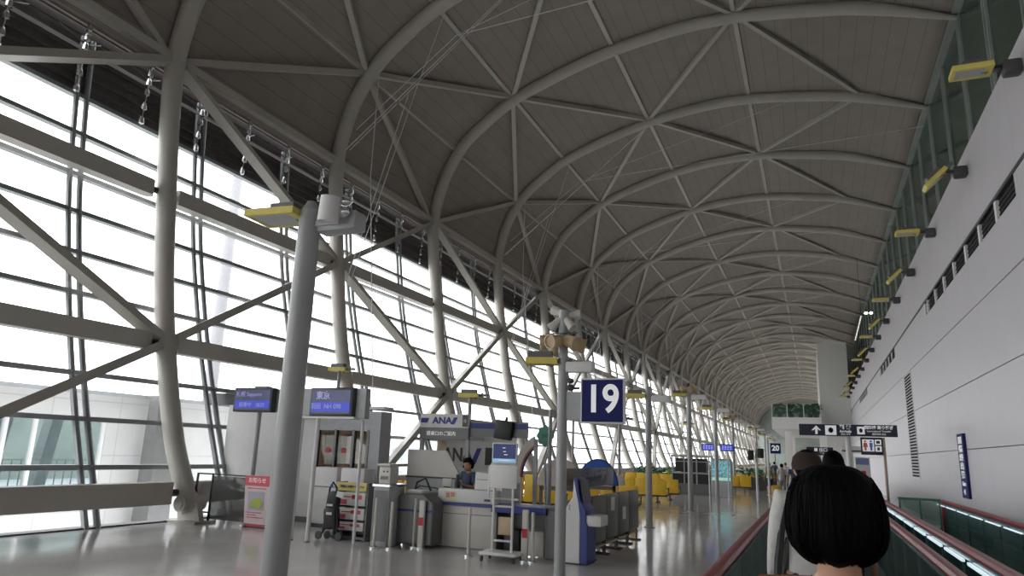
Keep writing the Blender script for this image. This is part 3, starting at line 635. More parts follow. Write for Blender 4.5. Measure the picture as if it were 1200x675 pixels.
# ================================================================== MOVING WALKWAYS
DECK = 0.13
def balustrade(name, x, y0, y1, side, label, cat='balustrade', grp=None, strip=False, strip_side=-1, endpost=False):
    e = empty(name, (x, y0, 0), 0, label, cat, grp); L = y1-y0
    MB().slab(-0.008, 0.008, 0, L, 0.18, 0.98).build('glass_panel', TEALG, e, smooth=False)
    m = MB(); m.rbox((0, L/2, 0.09), (0.26, L, 0.18), 0.02); m.build('base_skirt', MDGREY, e)
    m = MB(); m.slab(-0.03, 0.03, 0, L, 0.95, 1.0); m.build('rail_track', CHROME, e, smooth=False)
    h = MB(); prof = [(-0.045, 1.0), (-0.05, 1.025), (-0.035, 1.052), (0.0, 1.06), (0.035, 1.052), (0.05, 1.025), (0.045, 1.0)]
    h.prism(prof, 'y', 0, L); h.build('handrail', RED, e)
    j = MB(); k = 0.6
    while k < L: j.slab(-0.012, 0.012, k-0.002, k+0.002, 0.18, 0.97); k += 1.25
    j.build('panel_joint', MDGREY, e, smooth=False)
    if strip:
        k = 0.3
        while k < min(L, 30):
            MB().slab(strip_side*0.05-0.012, strip_side*0.05+0.012, k, k+1.0, 0.925, 0.95 if x < 2 else 0.94).build('light_strip', TUBE, e, smooth=False); k += 1.25
    if endpost:
        m = MB(); m.tube([(0, L, 1.03), (0, L+0.05, 0.98), (0, L+0.06, 0.2)], 0.045, 10); m.build('rail_end', RED, e)
    return e
balustrade('walkway_balustrade', -0.65, -2.5, 46, 0, 'red-topped glass balustrade on the left side of the near moving walkway')
balustrade('walkway_balustrade', 0.85, -2.5, 46, 0, 'red-topped glass balustrade just right of the black-haired person')
balustrade('walkway_balustrade', 1.22, -2.5, 46, 0, 'red-topped balustrade with a lit strip, second from the black-haired person', strip=True)
balustrade('walkway_balustrade', 2.48, -2.5, 18.2, 0, 'red-topped balustrade nearest the pale wall, ending in a red upright', strip=True, endpost=True)
TREAD = seam_mat('ribbed_tread', (0.075, 0.075, 0.08), 0.03, 0.40, 0.012, 0.012, rough=0.4, dark=0.35, coord='Object', metal=0.4)
w1 = MB().slab(-0.52, 0.72, -2.5, 46, 0.0, DECK).build('moving_walkway', TREAD, smooth=False); tag(w1, 'dark ribbed belt of the moving walkway people ride on', 'moving walkway')
w2 = MB().slab(1.35, 2.35, -2.5, 46, 0.0, DECK).build('moving_walkway', TREAD, smooth=False); tag(w2, 'dark ribbed belt of the second walkway beside the pale wall', 'moving walkway')
gp = tag(MB().slab(0.98, 1.09, -2.5, 46, 0, 0.14).build('gap_cover', CHROME, smooth=False), 'narrow metal cover strip between the two walkways', 'cover strip')
bb = empty('glass_barrier', (1.62, 18.3, 0), 0, 'short green glass barrier crossing the end of the second walkway', 'barrier')
MB().slab(0, 0.82, -0.01, 0.01, 0.1, 1.02).build('glass_panel', GREENG, bb, smooth=False)
m = MB(); m.beam((0, 0, 1.04), (0.82, 0, 1.04), 0.05, 0.05); 
for x in (0.03, 0.42, 0.79): m.beam((x, 0, 0), (x, 0, 1.04), 0.03, 0.03)
m.build('green_frame', mat('green_rail', (0.05, 0.17, 0.11), 0.4), bb, smooth=False)

# ================================================================== OVERHEAD SIGNS
s_ = empty('direction_sign', (1.08, 28, 0), 0, 'long dark navy overhead direction sign with white arrow and pictograms', 'sign')
m = MB(); m.tube([(0, 0.12, 0), (0, 0.12, 3.0)], 0.09, 16); m.build('support_pole', LGREY, s_)
MB().slab(-1.58, 1.55, -0.07, 0.05, 2.68, 3.08).build('sign_panel', NAVYD, s_, smooth=False, bevel=0.01)
m = MB(); m.prism([(-1.17, 2.86), (-1.01, 3.03), (-0.85, 2.86), (-0.92, 2.86), (-0.97, 2.92), (-0.97, 2.73), (-1.05, 2.73), (-1.05, 2.92), (-1.10, 2.86)], 'y', -0.085, -0.072)
m.build('arrow_mark', WTXT, s_, smooth=False)
def frame_icon(x, z, w_, h_, par, y=-0.085):
    f = MB(); f.slab(x, x+w_, y, y+0.012, z, z+h_); o = f.build('pictogram', WTXT, par, smooth=False)
    f = MB(); f.slab(x+w_*.28, x+w_*.72, y-0.004, y, z+h_*.32, z+h_*.68); f.slab(x+w_*.38, x+w_*.62, y-0.004, y, z+h_*.22, z+h_*.78); f.build('pictogram_figure', NAVYD, o, smooth=False)
frame_icon(-0.72, 2.71, 0.36, 0.33, s_); frame_icon(0.30, 2.75, 0.24, 0.26, s_)
text('lettering', '到 着', 0.17, (-0.07, -0.075, 2.98), WTXT, s_, bold=0.004)
text('lettering', 'Arrivals', 0.12, (-0.07, -0.075, 2.84), WTXT, s_, bold=0.002)
text('lettering', '到达 도착', 0.075, (-0.07, -0.075, 2.74), WTXT, s_)
text('lettering', '国際線 乗り継ぎ', 0.125, (0.98, -0.075, 2.98), WTXT, s_, bold=0.003)
text('lettering', 'International Transfer', 0.085, (0.98, -0.075, 2.86), WTXT, s_)
text('lettering', '国际转机 환승', 0.07, (0.98, -0.075, 2.76), WTXT, s_)
s_ = empty('toilet_sign', (1.75, 27, 0), 0, 'square dark sign with lit toilet pictograms under the direction sign', 'sign')
MB().slab(-0.34, 0.32, -0.06, 0.06, 2.05, 2.62).build('sign_panel', NAVYD, s_, smooth=False, bevel=0.008)
m = MB(); m.slab(-0.29, 0.06, -0.07, -0.06, 2.16, 2.55); m.slab(0.09, 0.28, -0.07, -0.06, 2.38, 2.55); m.slab(0.09, 0.28, -0.07, -0.06, 2.16, 2.34); m.build('lit_panel', WTXT, s_, smooth=False)
def wc_fig(x, mt, skirt):
    f = MB(); f.lathe([(0.035, 0), (0.035, 0.006)], (x, -0.072, 2.49), 14, M=Matrix.Rotation(math.pi/2, 3, 'X'))
    f.prism([(x-0.05, 2.44), (x+0.05, 2.44), (x+(0.075 if skirt else 0.045), 2.30), (x+0.03, 2.30), (x+0.03, 2.19), (x-0.03, 2.19), (x-0.03, 2.30), (x-(0.075 if skirt else 0.045), 2.30)], 'y', -0.078, -0.071); f.build('pictogram', mt, s_, smooth=False)
wc_fig(-0.20, mat('pink_red_mark', (0.75, 0.15, 0.15), 0.5), True); wc_fig(-0.03, mat('blue_mark', (0.08, 0.2, 0.65), 0.5), False)
f = MB(); f.slab(0.13, 0.24, -0.075, -0.07, 2.42, 2.51); f.slab(0.15, 0.22, -0.075, -0.07, 2.2, 2.3); f.build('pictogram', NAVYD, s_, smooth=False)
m = MB(); m.tube([(0.36, 0, 0), (0.36, 0, 2.62)], 0.045, 12); m.slab(0.30, 0.37, -0.02, 0.02, 2.1, 2.5); m.build('support_pole', mat('tan_pole', (0.45, 0.34, 0.26), 0.5), s_)
s_ = empty('direction_sign', (0.2, 40, 0), 0, 'smaller dark overhead sign behind the capped person head', 'sign')
MB().slab(-0.62, 0.62, -0.06, 0.06, 2.10, 2.50).build('sign_panel', NAVYD, s_, smooth=False)
text('lettering', '■ 出口', 0.2, (0.05, -0.065, 2.36), WTXT, s_, bold=0.003); text('lettering', '↑ Exit', 0.12, (0.15, -0.065, 2.2), WTXT, s_)
m = MB(); m.tube([(-0.5, 0.1, 0), (-0.5, 0.1, 2.3)], 0.04, 10); m.build('support_pole', LGREY, s_)
s_ = empty('gate_number_sign', (-1.57, 33, 0), 0, 'small square navy sign reading 20 on a slim post', 'sign')
MB().slab(-0.21, 0.21, -0.05, 0.05, 2.05, 2.48).build('sign_panel', NAVY, s_, smooth=False)
text('lettering', '20', 0.30, (0, -0.055, 2.27), WTXT, s_, bold=0.01)
m = MB(); m.tube([(-0.32, 0, 0), (-0.32, 0, 2.7)], 0.05, 12); m.beam((-0.3, 0, 2.4), (-0.2, 0, 2.4), 0.05, 0.05); m.build('support_pole', LGREY, s_)
s_ = empty('loudspeaker_post', (-2.45, 34, 0), 0, 'slim post with black loudspeakers left of the number 20 sign', 'speaker')
MB().tube([(0, 0.1, 0), (0, 0.1, 2.5)], 0.05, 12).build('pole', LGREY, s_)
for x, z in ((-0.22, 1.95), (0.2, 2.05)): MB().rbox((x, 0, z), (0.26, 0.22, 0.42), 0.03).build('speaker_box', BLACK, s_)
for i, (x0, x1, y, l) in enumerate(((-4.8, -4.2, 34, 'blue hanging flight board, left of two beyond the dark cabinet'), (-3.95, -3.4, 34, 'blue hanging flight board, right of two beyond the dark cabinet'))):
    s_ = empty('flight_board', ((x0+x1)/2, y, 0), 0, l, 'flight board', 'blue hanging flight boards')
    MB().slab(-0.29, 0.29, -0.05, 0.05, 2.1, 2.4).build('board_case', DBLUE, s_, smooth=False)
    MB().slab(-0.26, 0.26, -0.055, -0.05, 2.13, 2.37).build('screen', mat('blue_screen', (0.03, 0.05, 0.55), 0.4, emit=0.6), s_, smooth=False)
    m = MB()
    for k in range(3):
        for q in range(4): m.slab(-0.22+q*0.115, -0.14+q*0.115, -0.06, -0.055, 2.17+k*0.065, 2.195+k*0.065)
    m.build('screen_text', WTXT, s_, smooth=False)
    m = MB(); m.tube([(0, 0.08, 0), (0, 0.08, 2.35)], 0.03, 8); m.build('stand', LGREY, s_)

# ================================================================== GATE AREA, left
def monitor(name, loc, rz, label, w_=0.98, h_=0.56):
    e = empty(name, loc, rz, label, 'flight monitor')
    MB().rbox((0, 0.06, 0), (w_, 0.22, h_), 0.02).build('monitor_case', DKGREY, e)
    sc = MB().slab(-w_/2+0.05, w_/2-0.05, -0.056, -0.045, -h_/2+0.05, h_/2-0.05).build('screen', mat('violet_screen', (0.04, 0.045, 0.11), 0.3, emit=0.5), e, smooth=False)
    MB().slab(-w_/2+0.05, w_/2-0.05, -0.060, -0.056, -h_/2+0.09, -h_/2+0.26).build('lit_band', mat('blue_band', (0.03, 0.05, 0.42), 0.4, emit=0.6), sc, smooth=False)
    return e
e = monitor('flight_monitor', (-12.0, 13.05, 2.72), 0.05, 'blue flight monitor over the gate box, left one', 1.08, 0.56)
text('lettering', '札幌 Sapporo', 0.13, (-0.1, -0.062, 0.12), mat('dim_screen_text', (0.35, 0.35, 0.6), 0.5, emit=0.3), e); text('lettering', '搭乗中   18:25', 0.12, (0, -0.064, -0.12), MATS['dim_screen_text'], e)
m = MB(); m.slab(-0.1, 0.25, 0.1, 0.3, 0.28, 0.33); m.tube([(-0.25, 0.1, 0.25), (-0.25, 0.1, 0.40)], 0.008, 5); m.slab(0.35, 0.72, 0.12, 0.5, -0.26, 0.26); m.slab(-0.4, 0.4, 0.17, 0.30, -0.2, 0.2)
m.tube([(0.0, 0.25, -2.72), (0.0, 0.25, 0)], 0.05, 10); m.build('mount', GREY, e)
e = monitor('flight_monitor', (-8.43, 11.25, 2.555), 0.0, 'blue flight monitor on top of the metal portal, right one', 0.98, 0.54)
text('lettering', '東京', 0.16, (-0.18, -0.062, 0.11), MATS['dim_screen_text'], e, bold=.004); text('lettering', '羽田  NH 098', 0.12, (-0.1, -0.064, -0.09), MATS['dim_screen_text'], e)
MB().slab(-0.75, -0.5, 0.05, 0.25, -0.26, 0.26).build('side_panel', GREY, e, smooth=False, bevel=0.01); MB().slab(0.5, 0.72, 0.05, 0.2, -0.3, 0.26).build('side_panel', GREY, e, smooth=False, bevel=0.01)
pt = empty('metal_portal', (-8.6, 11.3, 0), 0, 'white tubular metal portal carrying the right flight monitor', 'portal frame')
for x, y in ((-0.54, 0), (-0.12, -0.05), (0.62, 0.35)): MB().tube([(x, y, 0), (x, y, 2.25)], 0.042 if x < 0.5 else 0.03, 12).build('post', LGREY, pt)
m = MB(); m.slab(-0.66, 0.72, -0.1, 0.14, 2.24, 2.28); m.build('top_shelf', WHITE, pt, smooth=False)
for x, y in ((-0.54, 0), (-0.12, -0.05)): MB().lathe([(0.055, 0), (0.055, 0.012), (0.05, 0.02)], (x, y, 0.0), 14).build('foot_plate', MDGREY, pt)

# smoked divider
d = empty('divider_screen', (-12.0, 12.5, 0), 0, 'smoky transparent divider screen with black frame at the rib foot', 'divider')
m = MB(); m.rbox((0.18, 0, 0.54), (1.12, 0.03, 0.92), 0.06); m.build('acrylic_panel', SMOKE, d)
m = MB(); m.beam((-0.78, -0.1, 0.05), (-0.74, -0.1, 1.05), 0.035, 0.035); m.beam((-0.40, 0, 0.02), (-0.40, 0, 1.05), 0.035, 0.035); m.beam((-0.76, -0.1, 1.04), (-0.38, 0, 1.04), 0.03, 0.03); m.beam((-0.76, -0.1, 0.22), (-0.38, 0, 0.22), 0.03, 0.03)
m.beam((-0.4, 0, 1.04), (0.74, 0, 1.03), 0.025, 0.025); m.beam((0.74, 0, 0.03), (0.74, 0, 1.04), 0.03, 0.03); m.build('black_frame', BLACK, d, smooth=False)
for x in (-0.4, 0.74): MB().tube([(x, -0.22, 0.03), (x, 0.22, 0.03)], 0.025, 8).build('foot', CHROME, d)
# poster stand
d = empty('poster_stand', (-10.97, 12.42, 0), 0, 'pink-framed poster stand with a green figure picture', 'poster')
PK = mat('pink_poster_paper', (0.85, 0.70, 0.72), 0.5)
Mt = Matrix.Rotation(0.10, 4, 'X')
m = MB(); m.slab(-0.33, 0.33, -0.012, 0.012, 0.03, 1.07, 0, Mt); m.build('poster_panel', PK, d, smooth=False)
m = MB(); m.slab(-0.33, 0.33, -0.016, -0.012, 0.86, 1.07, 0, Mt); m.build('red_header', mat('pink_red_header', (0.80, 0.14, 0.16), 0.5), d, smooth=False); MB().slab(-0.33, 0.33, -0.016, -0.012, 0.03, 0.08, 0, Mt).build('red_footer', MATS['pink_red_header'], d, smooth=False)
m = MB(); m.slab(-0.24, 0.20, -0.018, -0.013, 0.36, 0.74, 0, Mt); m.build('picture_field', mat('pale_grey_violet', (0.55, 0.52, 0.62), 0.5), d, smooth=False)
m = MB(); m.prism([(-0.18, 0.42), (0.12, 0.40), (0.17, 0.52), (0.1, 0.60), (0.09, 0.72), (0.02, 0.74), (-0.02, 0.62), (-0.14, 0.55)], 'y', -0.062, -0.058); o = m.build('green_figure', mat('lime_print', (0.45, 0.55, 0.10), 0.5), d, smooth=False); o.rotation_euler = (0.0, 0, 0); o.location = (0, -0.018, 0)
m = MB()
for z, ww in ((0.80, .25), (0.30, .2), (0.25, .12), (0.20, .22)): m.slab(-0.26, -0.26+ww*2, -0.018, -0.013, z, z+0.022, 0, Mt)
m.build('printed_line', mat('dusty_rose_print', (0.65, 0.25, 0.3), 0.5), d, smooth=False)
text('lettering', 'お知らせ', 0.12, (0, -0.11, 0.965), WTXT, d, rot=(math.pi/2+0.1, 0, 0))
m = MB(); m.beam((-0.3, 0.0, 0.9), (-0.3, 0.32, 0.02), 0.02, 0.02); m.beam((0.3, 0.0, 0.9), (0.3, 0.32, 0.02), 0.02, 0.02); m.slab(-0.34, 0.34, -0.05, 0.03, 0.0, 0.03); m.build('stand', DKGREY, d, smooth=False)
# folded black trolley
d = empty('folded_pushchair', (-8.62, 11.75, 0), 0, 'folded black pushchair standing under the metal portal', 'pushchair')
m = MB(); m.rbox((0, 0.05, 0.40), (0.30, 0.20, 0.42), 0.07, rot=Matrix.Rotation(-0.10, 3, 'Y')); m.rbox((0.04, 0.03, 0.72), (0.24, 0.16, 0.34), 0.06, rot=Matrix.Rotation(0.08, 3, 'Y')); m.build('folded_seat', BLACK, d)
m = MB(); m.tube([(-0.14, 0, 0.12), (-0.10, 0, 0.6), (-0.06, 0, 0.95), (0.02, -0.02, 1.06), (0.10, 0, 0.96), (0.14, 0, 0.6), (0.18, 0, 0.12)], 0.018, 8); m.tube([(-0.2, 0.05, 0.10), (0.16, 0.05, 0.55)], 0.014, 6); m.tube([(0.22, 0.05, 0.10), (-0.14, 0.05, 0.55)], 0.014, 6); m.build('handle_frame', BLACK, d)
for x in (-0.22, 0.24, -0.12, 0.16):
    MB().lathe([(0.05, -0.02), (0.075, -0.015), (0.075, 0.015), (0.05, 0.02)], (x, -0.02 if abs(x) > .2 else .12, 0.076), 16, M=Matrix.Rotation(math.pi/2, 3, 'X')).build('wheel', DKGREY, d)
m = MB(); m.slab(-0.06, 0.10, -0.075, -0.07, 0.82, 0.93, 0, Matrix.Rotation(0.25, 4, 'Y')); m.slab(-0.05, 0.08, -0.075, -0.065, 0.62, 0.66); m.slab(-0.05, 0.08, -0.075, -0.065, 0.46, 0.51); m.build('white_tag', WHITE, d, smooth=False)
MB().slab(0.0, 0.06, -0.08, -0.07, 0.97, 1.02).build('blue_tag', BLUE, d, smooth=False)
# leaflet rack
d = empty('leaflet_rack', (-8.35, 12.0, 0), 0, 'grey leaflet rack with yellow header and red-printed white boxes', 'leaflet rack')
m = MB(); m.slab(-0.38, -0.35, 0, 0.35, 0, 1.06); m.slab(0.35, 0.38, 0, 0.35, 0, 1.06); m.slab(-0.38, 0.38, 0.32, 0.35, 0, 1.0); m.slab(-0.4, 0.4, -0.05, 0.38, 0.02, 0.07); m.build('rack_frame', MDGREY, d, smooth=False)
MB().slab(-0.35, 0.35, -0.03, 0.02, 0.90, 1.06).build('yellow_header', mat('pale_yellow_header', (0.75, 0.62, 0.25), 0.5), d, smooth=False, bevel=0.004)
text('lettering', 'ご自由にお取りください', 0.055, (0, -0.035, 0.98), DKGREY, d)
for z, h in ((0.62, 0.26), (0.36, 0.23), (0.16, 0.17)):
    bx = MB().rbox((0, 0.10, z+h/2), (0.64, 0.2, h-0.015), 0.01).build('leaflet_box', WHITE, d)
    m = MB(); m.slab(-0.28, -0.10, -0.005, 0.0, z+0.03, z+h*.45); m.slab(0.02, 0.24, -0.005, 0.0, z+h*.5, z+h*.8); m.slab(-0.2, 0.1, -0.005, 0, z+h*.62, z+h*.7); m.build('red_print', mat('red_print', (0.65, 0.10, 0.14), 0.5), bx, smooth=False)
for x in (-0.32, 0.32): MB().lathe([(0.04, -0.02), (0.04, 0.02)], (x, 0.1, 0.04), 12, M=Matrix.Rotation(math.pi/2, 3, 'Y')).build('castor', BLACK, d)
# pale low cabinets under the door
for i, (x, l) in enumerate(((-9.9, 'pale low counter block under the wooden doorway, left one'), (-9.2, 'pale low counter block under the wooden doorway, right one'))):
    e = empty('low_counter', (x, 13.4, 0), 0, l, 'counter'); m = MB(); m.rbox((0, 0, 0.64), (0.60, 0.4, 1.28), 0.02); m.build('body', LGREY, e); MB().slab(-0.31, 0.31, -0.22, 0.2, 0.02, 0.10).build('plinth', DKGREY, e, smooth=False)
    MB().slab(-0.31, 0.31, -0.21, -0.2, 0.86, 0.88).build('seam', MDGREY, e, smooth=False)
# grey boarding-gate reader counter
d = empty('reader_counter', (-7.34, 11.75, 0), 0, 'grey metal gate counter with a white reader machine on top', 'counter')
m = MB(); m.rbox((0, 0, 0.52), (0.34, 0.55, 1.04), 0.02); m.build('body', GREY, d); MB().slab(-0.19, 0.19, -0.3, 0.3, 1.04, 1.09).build('counter_top', CHROME, d, smooth=False, bevel=0.006)
MB().slab(-0.15, 0.15, -0.28, -0.275, 0.1, 0.98).build('front_panel', MDGREY, d, smooth=False)
e = empty('ticket_reader', (-7.38, 11.75, 1.09), 0, 'small white ticket reader machine on the grey gate counter', 'machine')
m = MB(); m.rbox((0, 0, 0.16), (0.26, 0.3, 0.32), 0.03); m.rbox((0.0, -0.05, 0.34), (0.30, 0.3, 0.05), 0.02); m.build('machine_body', CREAM, e)
m = MB(); m.slab(-0.08, 0.08, -0.155, -0.15, 0.08, 0.14); m.ell((0.06, -0.15, 0.22), (0.02, 0.01, 0.02)); m.ell((-0.02, -0.15, 0.22), (0.02, 0.01, 0.02)); m.build('keypad', MDGREY, e)
# dark rounded cabinet behind
d = empty('dark_cabinet', (-6.95, 12.15, 0), 0, 'dark sloped gate cabinet between the reader counter and the white counter', 'cabinet')
m = MB(); m.prism([(-0.30, 0.05), (0.52, 0.05), (0.52, 0.80), (0.30, 0.95), (-0.15, 0.93), (-0.30, 0.82)], 'y', -0.35, 0.6); m.build('body', MDGREY, d, bevel=0.03)
MB().rbox((0.05, -0.1, 0.965), (0.34, 0.3, 0.05), 0.02).build('white_tray', WHITE, d)
MB().slab(-0.3, 0.52, -0.352, -0.35, 0.62, 0.66).build('blue_edge', DBLUE, d, smooth=False)
m = MB(); m.tube([(-0.2, 0.2, 0.95), (-0.1, 0.1, 1.12), (0.05, 0.15, 1.20), (0.15, 0.2, 0.97)], 0.02, 8); m.tube([(-0.3, 0.3, 0.95), (-0.15, 0.3, 1.05), (0.2, 0.3, 1.02), (0.4, 0.3, 0.97)], 0.012, 6); m.build('cable', BLACK, d)
# stanchions
def stanchion(x, y, h, label, red=False, r=0.028, wide=False):
    e = empty('barrier_post', (x, y, 0), 0, label, 'barrier post', 'white barrier posts around the gate counters')
    if wide: MB().rbox((0, 0, h/2+0.02), (0.11, 0.07, h), 0.02).build('post', CREAM, e)
    else: MB().tube([(0, 0, 0.02), (0, 0, h)], r, 12).build('post', CREAM, e)
    MB().lathe([(0.085, 0), (0.085, 0.03), (0.04, 0.05)], n=18).build('base', CHROME, e)
    if red: MB().slab(-0.045, 0.045, -0.045, -0.035, h-0.42, h-0.28).build('red_label', REDS, e, smooth=False)
stanchion(-7.31, 11.30, 0.86, 'thin white barrier post before the reader machine'); stanchion(-7.05, 11.42, 0.80, 'thin white barrier post in front of the dark sloped cabinet')
stanchion(-6.79, 11.80, 0.85, 'slim white barrier post, first left of the long white counter'); stanchion(-6.62, 11.75, 0.82, 'wide cream barrier post with a red label, left of the white counter', True, wide=True)
stanchion(-5.52, 11.45, 0.78, 'slim white barrier post before the right end of the white counter'); stanchion(-4.48, 11.42, 0.80, 'wide cream barrier post with a red label beside the sign trolley', True, wide=True); stanchion(-4.36, 11.45, 0.78, 'slim metal barrier post against the right end desk')
# white counter
d = empty('gate_counter', (-6.0, 12.2, 0), 0, 'long white gate counter with blue edge where the attendant stands', 'counter')
m = MB(); m.rbox((0, 0.3, 0.40), (1.24, 0.62, 0.74), 0.015); m.build('body', CREAM, d); MB().slab(-0.60, 0.60, 0.0, 0.58, 0, 0.06).build('plinth', MDGREY, d, smooth=False)
MB().slab(-0.66, 0.66, -0.06, 0.64, 0.75, 0.80).build('blue_edge', DBLUE, d, smooth=False, bevel=0.006)
m = MB(); m.rbox((0.02, 0.12, 0.92), (1.16, 0.26, 0.24), 0.015); m.build('raised_ledge', WHITE, d)
MB().slab(-0.60, 0.60, -0.015, -0.008, 0.60, 0.612).build('panel_seam', MDGREY, d, smooth=False)
m = MB(); m.slab(-0.42, -0.18, -0.022, -0.012, 0.84, 1.0); m.build('notice_card', mat('pale_yellow_card', (0.75, 0.70, 0.45), 0.5), d, smooth=False); 
m = MB(); m.slab(-0.38, -0.30, -0.026, -0.022, 0.88, 0.97); m.slab(-0.28, -0.20, -0.026, -0.022, 0.90, 0.98); m.build('card_print', MATS['dusty_rose_print'], d, smooth=False)
m = MB(); m.slab(0.40, 0.52, -0.018, -0.012, 0.85, 0.89); m.build('small_print', DKGREY, d, smooth=False)
MB().slab(0.62, 0.9, 0.02, 0.6, 0.05, 0.74).build('end_panel', WHITE, d, smooth=False, bevel=0.01)
e = empty('ticket_printer', (-5.68, 12.45, 1.04), 0, 'white box printer on the counter in front of the attendant', 'printer')
m = MB(); m.prism([(-0.2, 0), (0.2, 0), (0.17, 0.30), (-0.19, 0.32)], 'y', -0.12, 0.16); m.build('case', WHITE, e, bevel=0.015); MB().slab(-0.16, 0.15, -0.125, -0.12, 0.18, 0.19).build('paper_slot', MDGREY, e, smooth=False); MB().slab(0.2, 0.36, -0.1, 0.1, 0, 0.28).build('side_unit', CREAM, e, smooth=False, bevel=0.01)
e = empty('desk_bottle', (-6.38, 12.62, 0.8), 0, 'dark bottle standing on the white counter left of the attendant', 'bottle')
MB().lathe([(0.055, 0), (0.055, 0.34), (0.03, 0.42), (0.03, 0.46)], n=14).build('bottle_body', BLACK, e); MB().lathe([(0.032, 0.46), (0.032, 0.49)], n=12).build('cap', DKGREY, e)
e = empty('small_screen', (-6.62, 12.66, 0.80), 0, 'small pale desk screen on the left end of the white counter', 'screen'); MB().rbox((0, 0, 0.32), (0.20, 0.04, 0.16), 0.01).build('screen', LGREY, e); MB().slab(-0.05, 0.05, -0.05, 0.05, 0, 0.25).build('stand', DKGREY, e, smooth=False)
# sign trolley
d = empty('sign_trolley', (-4.82, 11.25, 0), 0.0, 'white tubular sign trolley with a blank board and a blue screen on top', 'sign trolley')
m = MB()
for x in (-0.17, 0.17): m.tube([(x, 0, 0.12), (x, 0, 1.55)], 0.022, 10)
for z in (0.32, 0.86, 0.98): m.tube([(-0.17, 0, z), (0.17, 0, z)], 0.018, 8)
m.tube([(-0.27, 0, 1.0), (-0.27, 0, 1.48), (-0.22, 0, 1.55), (0.22, 0, 1.55)], 0.02, 8); m.tube([(-0.27, 0, 0.98), (0.27, 0, 0.98)], 0.018, 8)
m.build('tube_frame', WHITE, d)
m = MB(); m.rbox((0, 0, 0.13), (0.66, 0.42, 0.05), 0.02); m.build('base_plate', WHITE, d)
MB().rbox((0.0, -0.03, 1.34), (0.50, 0.03, 0.38), 0.04).build('white_board', WHITE, d)
scn = MB().rbox((0.0, 0.0, 1.72), (0.46, 0.05, 0.34), 0.015).build('screen_case', LGREY, d); MB().slab(-0.205, 0.205, -0.032, -0.026, 1.62, 1.87).build('blue_picture', mat('night_blue_screen', (0.015, 0.025, 0.16), 0.3, emit=0.15), scn, smooth=False); MB().slab(-0.205, 0.205, -0.034, -0.026, 1.575, 1.63).build('pale_blue_strip', mat('pale_blue_screen', (0.25, 0.5, 0.75), 0.3, emit=0.4), scn, smooth=False)
m = MB()
for x, z, w_ in ((-0.03, 1.80, .05), (-0.02, 1.74, .05), (0, 1.69, .06), (-0.1, 1.60, .22)): m.slab(x, x+w_, -0.037, -0.034, z, z+0.012)
m.build('screen_text', WTXT, scn, smooth=False)
MB().rbox((0.03, 0.06, 0.55), (0.24, 0.08, 0.28), 0.01).build('leaflet_holder', mat('tan_card', (0.55, 0.42, 0.27), 0.5), d)
for x, y in ((-0.28, -0.17), (0.28, -0.17), (-0.28, 0.17), (0.28, 0.17)):
    MB().lathe([(0.03, -0.015), (0.045, -0.01), (0.045, 0.01), (0.03, 0.015)], (x, y, 0.047), 14, M=Matrix.Rotation(math.pi/2, 3, 'Y')).build('castor', DKGREY, d)
# right-hand desk
d = empty('end_desk', (-4.62, 11.75, 0), 0, 'dark-sided desk with deep blue top behind the sign trolley', 'desk')
m = MB(); m.slab(0.36, 0.66, 0, 0.85, 0.03, 0.80); m.slab(-0.58, 0.36, 0.45, 0.5, 0.10, 0.80); m.slab(-0.58, -0.52, 0, 0.6, 0.03, 0.80); m.build('body', MDGREY, d, smooth=False, bevel=0.01)
MB().slab(-0.62, 0.40, -0.06, 0.6, 0.72, 0.84).build('blue_top', DBLUE, d, smooth=False, bevel=0.01); MB().slab(0.34, 0.68, -0.02, 0.87, 0.80, 0.84).build('counter_top', DKGREY, d, smooth=False)
MB().rbox((0.1, 0.3, 0.24), (0.42, 0.4, 0.4), 0.02).build('drawer_unit', CREAM, d); MB().rbox((-0.3, 0.3, 0.24), (0.3, 0.35, 0.4), 0.02).build('inner_box', BLACK, d)
# kiosk
d = empty('self_service_kiosk', (-3.62, 11.9, 0), 0, 'white and deep blue self-service kiosk standing right of the number 19 post', 'kiosk')
m = MB(); m.prism([(-0.30, 0.02), (0.0, 0.02), (0.0, 0.72), (0.02, 0.92), (-0.08, 1.30), (-0.12, 1.33), (-0.13, 1.05), (-0.30, 0.80)], 'y', -0.24, 0.24); m.build('white_body', WHITE, d, bevel=0.015)
m = MB(); m.prism([(0.0, 0.02), (0.13, 0.02), (0.13, 0.62), (0.10, 0.66), (0.10, 0.85), (0.0, 1.02), (-0.05, 1.36), (-0.12, 1.36), (-0.03, 0.95), (0.0, 0.72)], 'y', -0.25, 0.25); m.build('blue_front', DBLUE, d, bevel=0.01)
m = MB(); m.rbox((0.20, 0, 0.69), (0.30, 0.44, 0.17), 0.02); m.build('white_tray', WHITE, d)
m = MB(); m.prism([(0.04, 0.98), (0.06, 0.98), (0.01, 1.33), (-0.03, 1.33)], 'y', -0.2, 0.2); m.build('touch_screen', DKGREY, d)
m = MB(); m.slab(-0.28, 0.12, -0.22, 0.22, 0, 0.04); m.build('plinth', BLACK, d, smooth=False)
MB().slab(-0.2, -0.17, -0.246, -0.24, 0.84, 0.93).build('lock_plate', GREY, d, smooth=False)
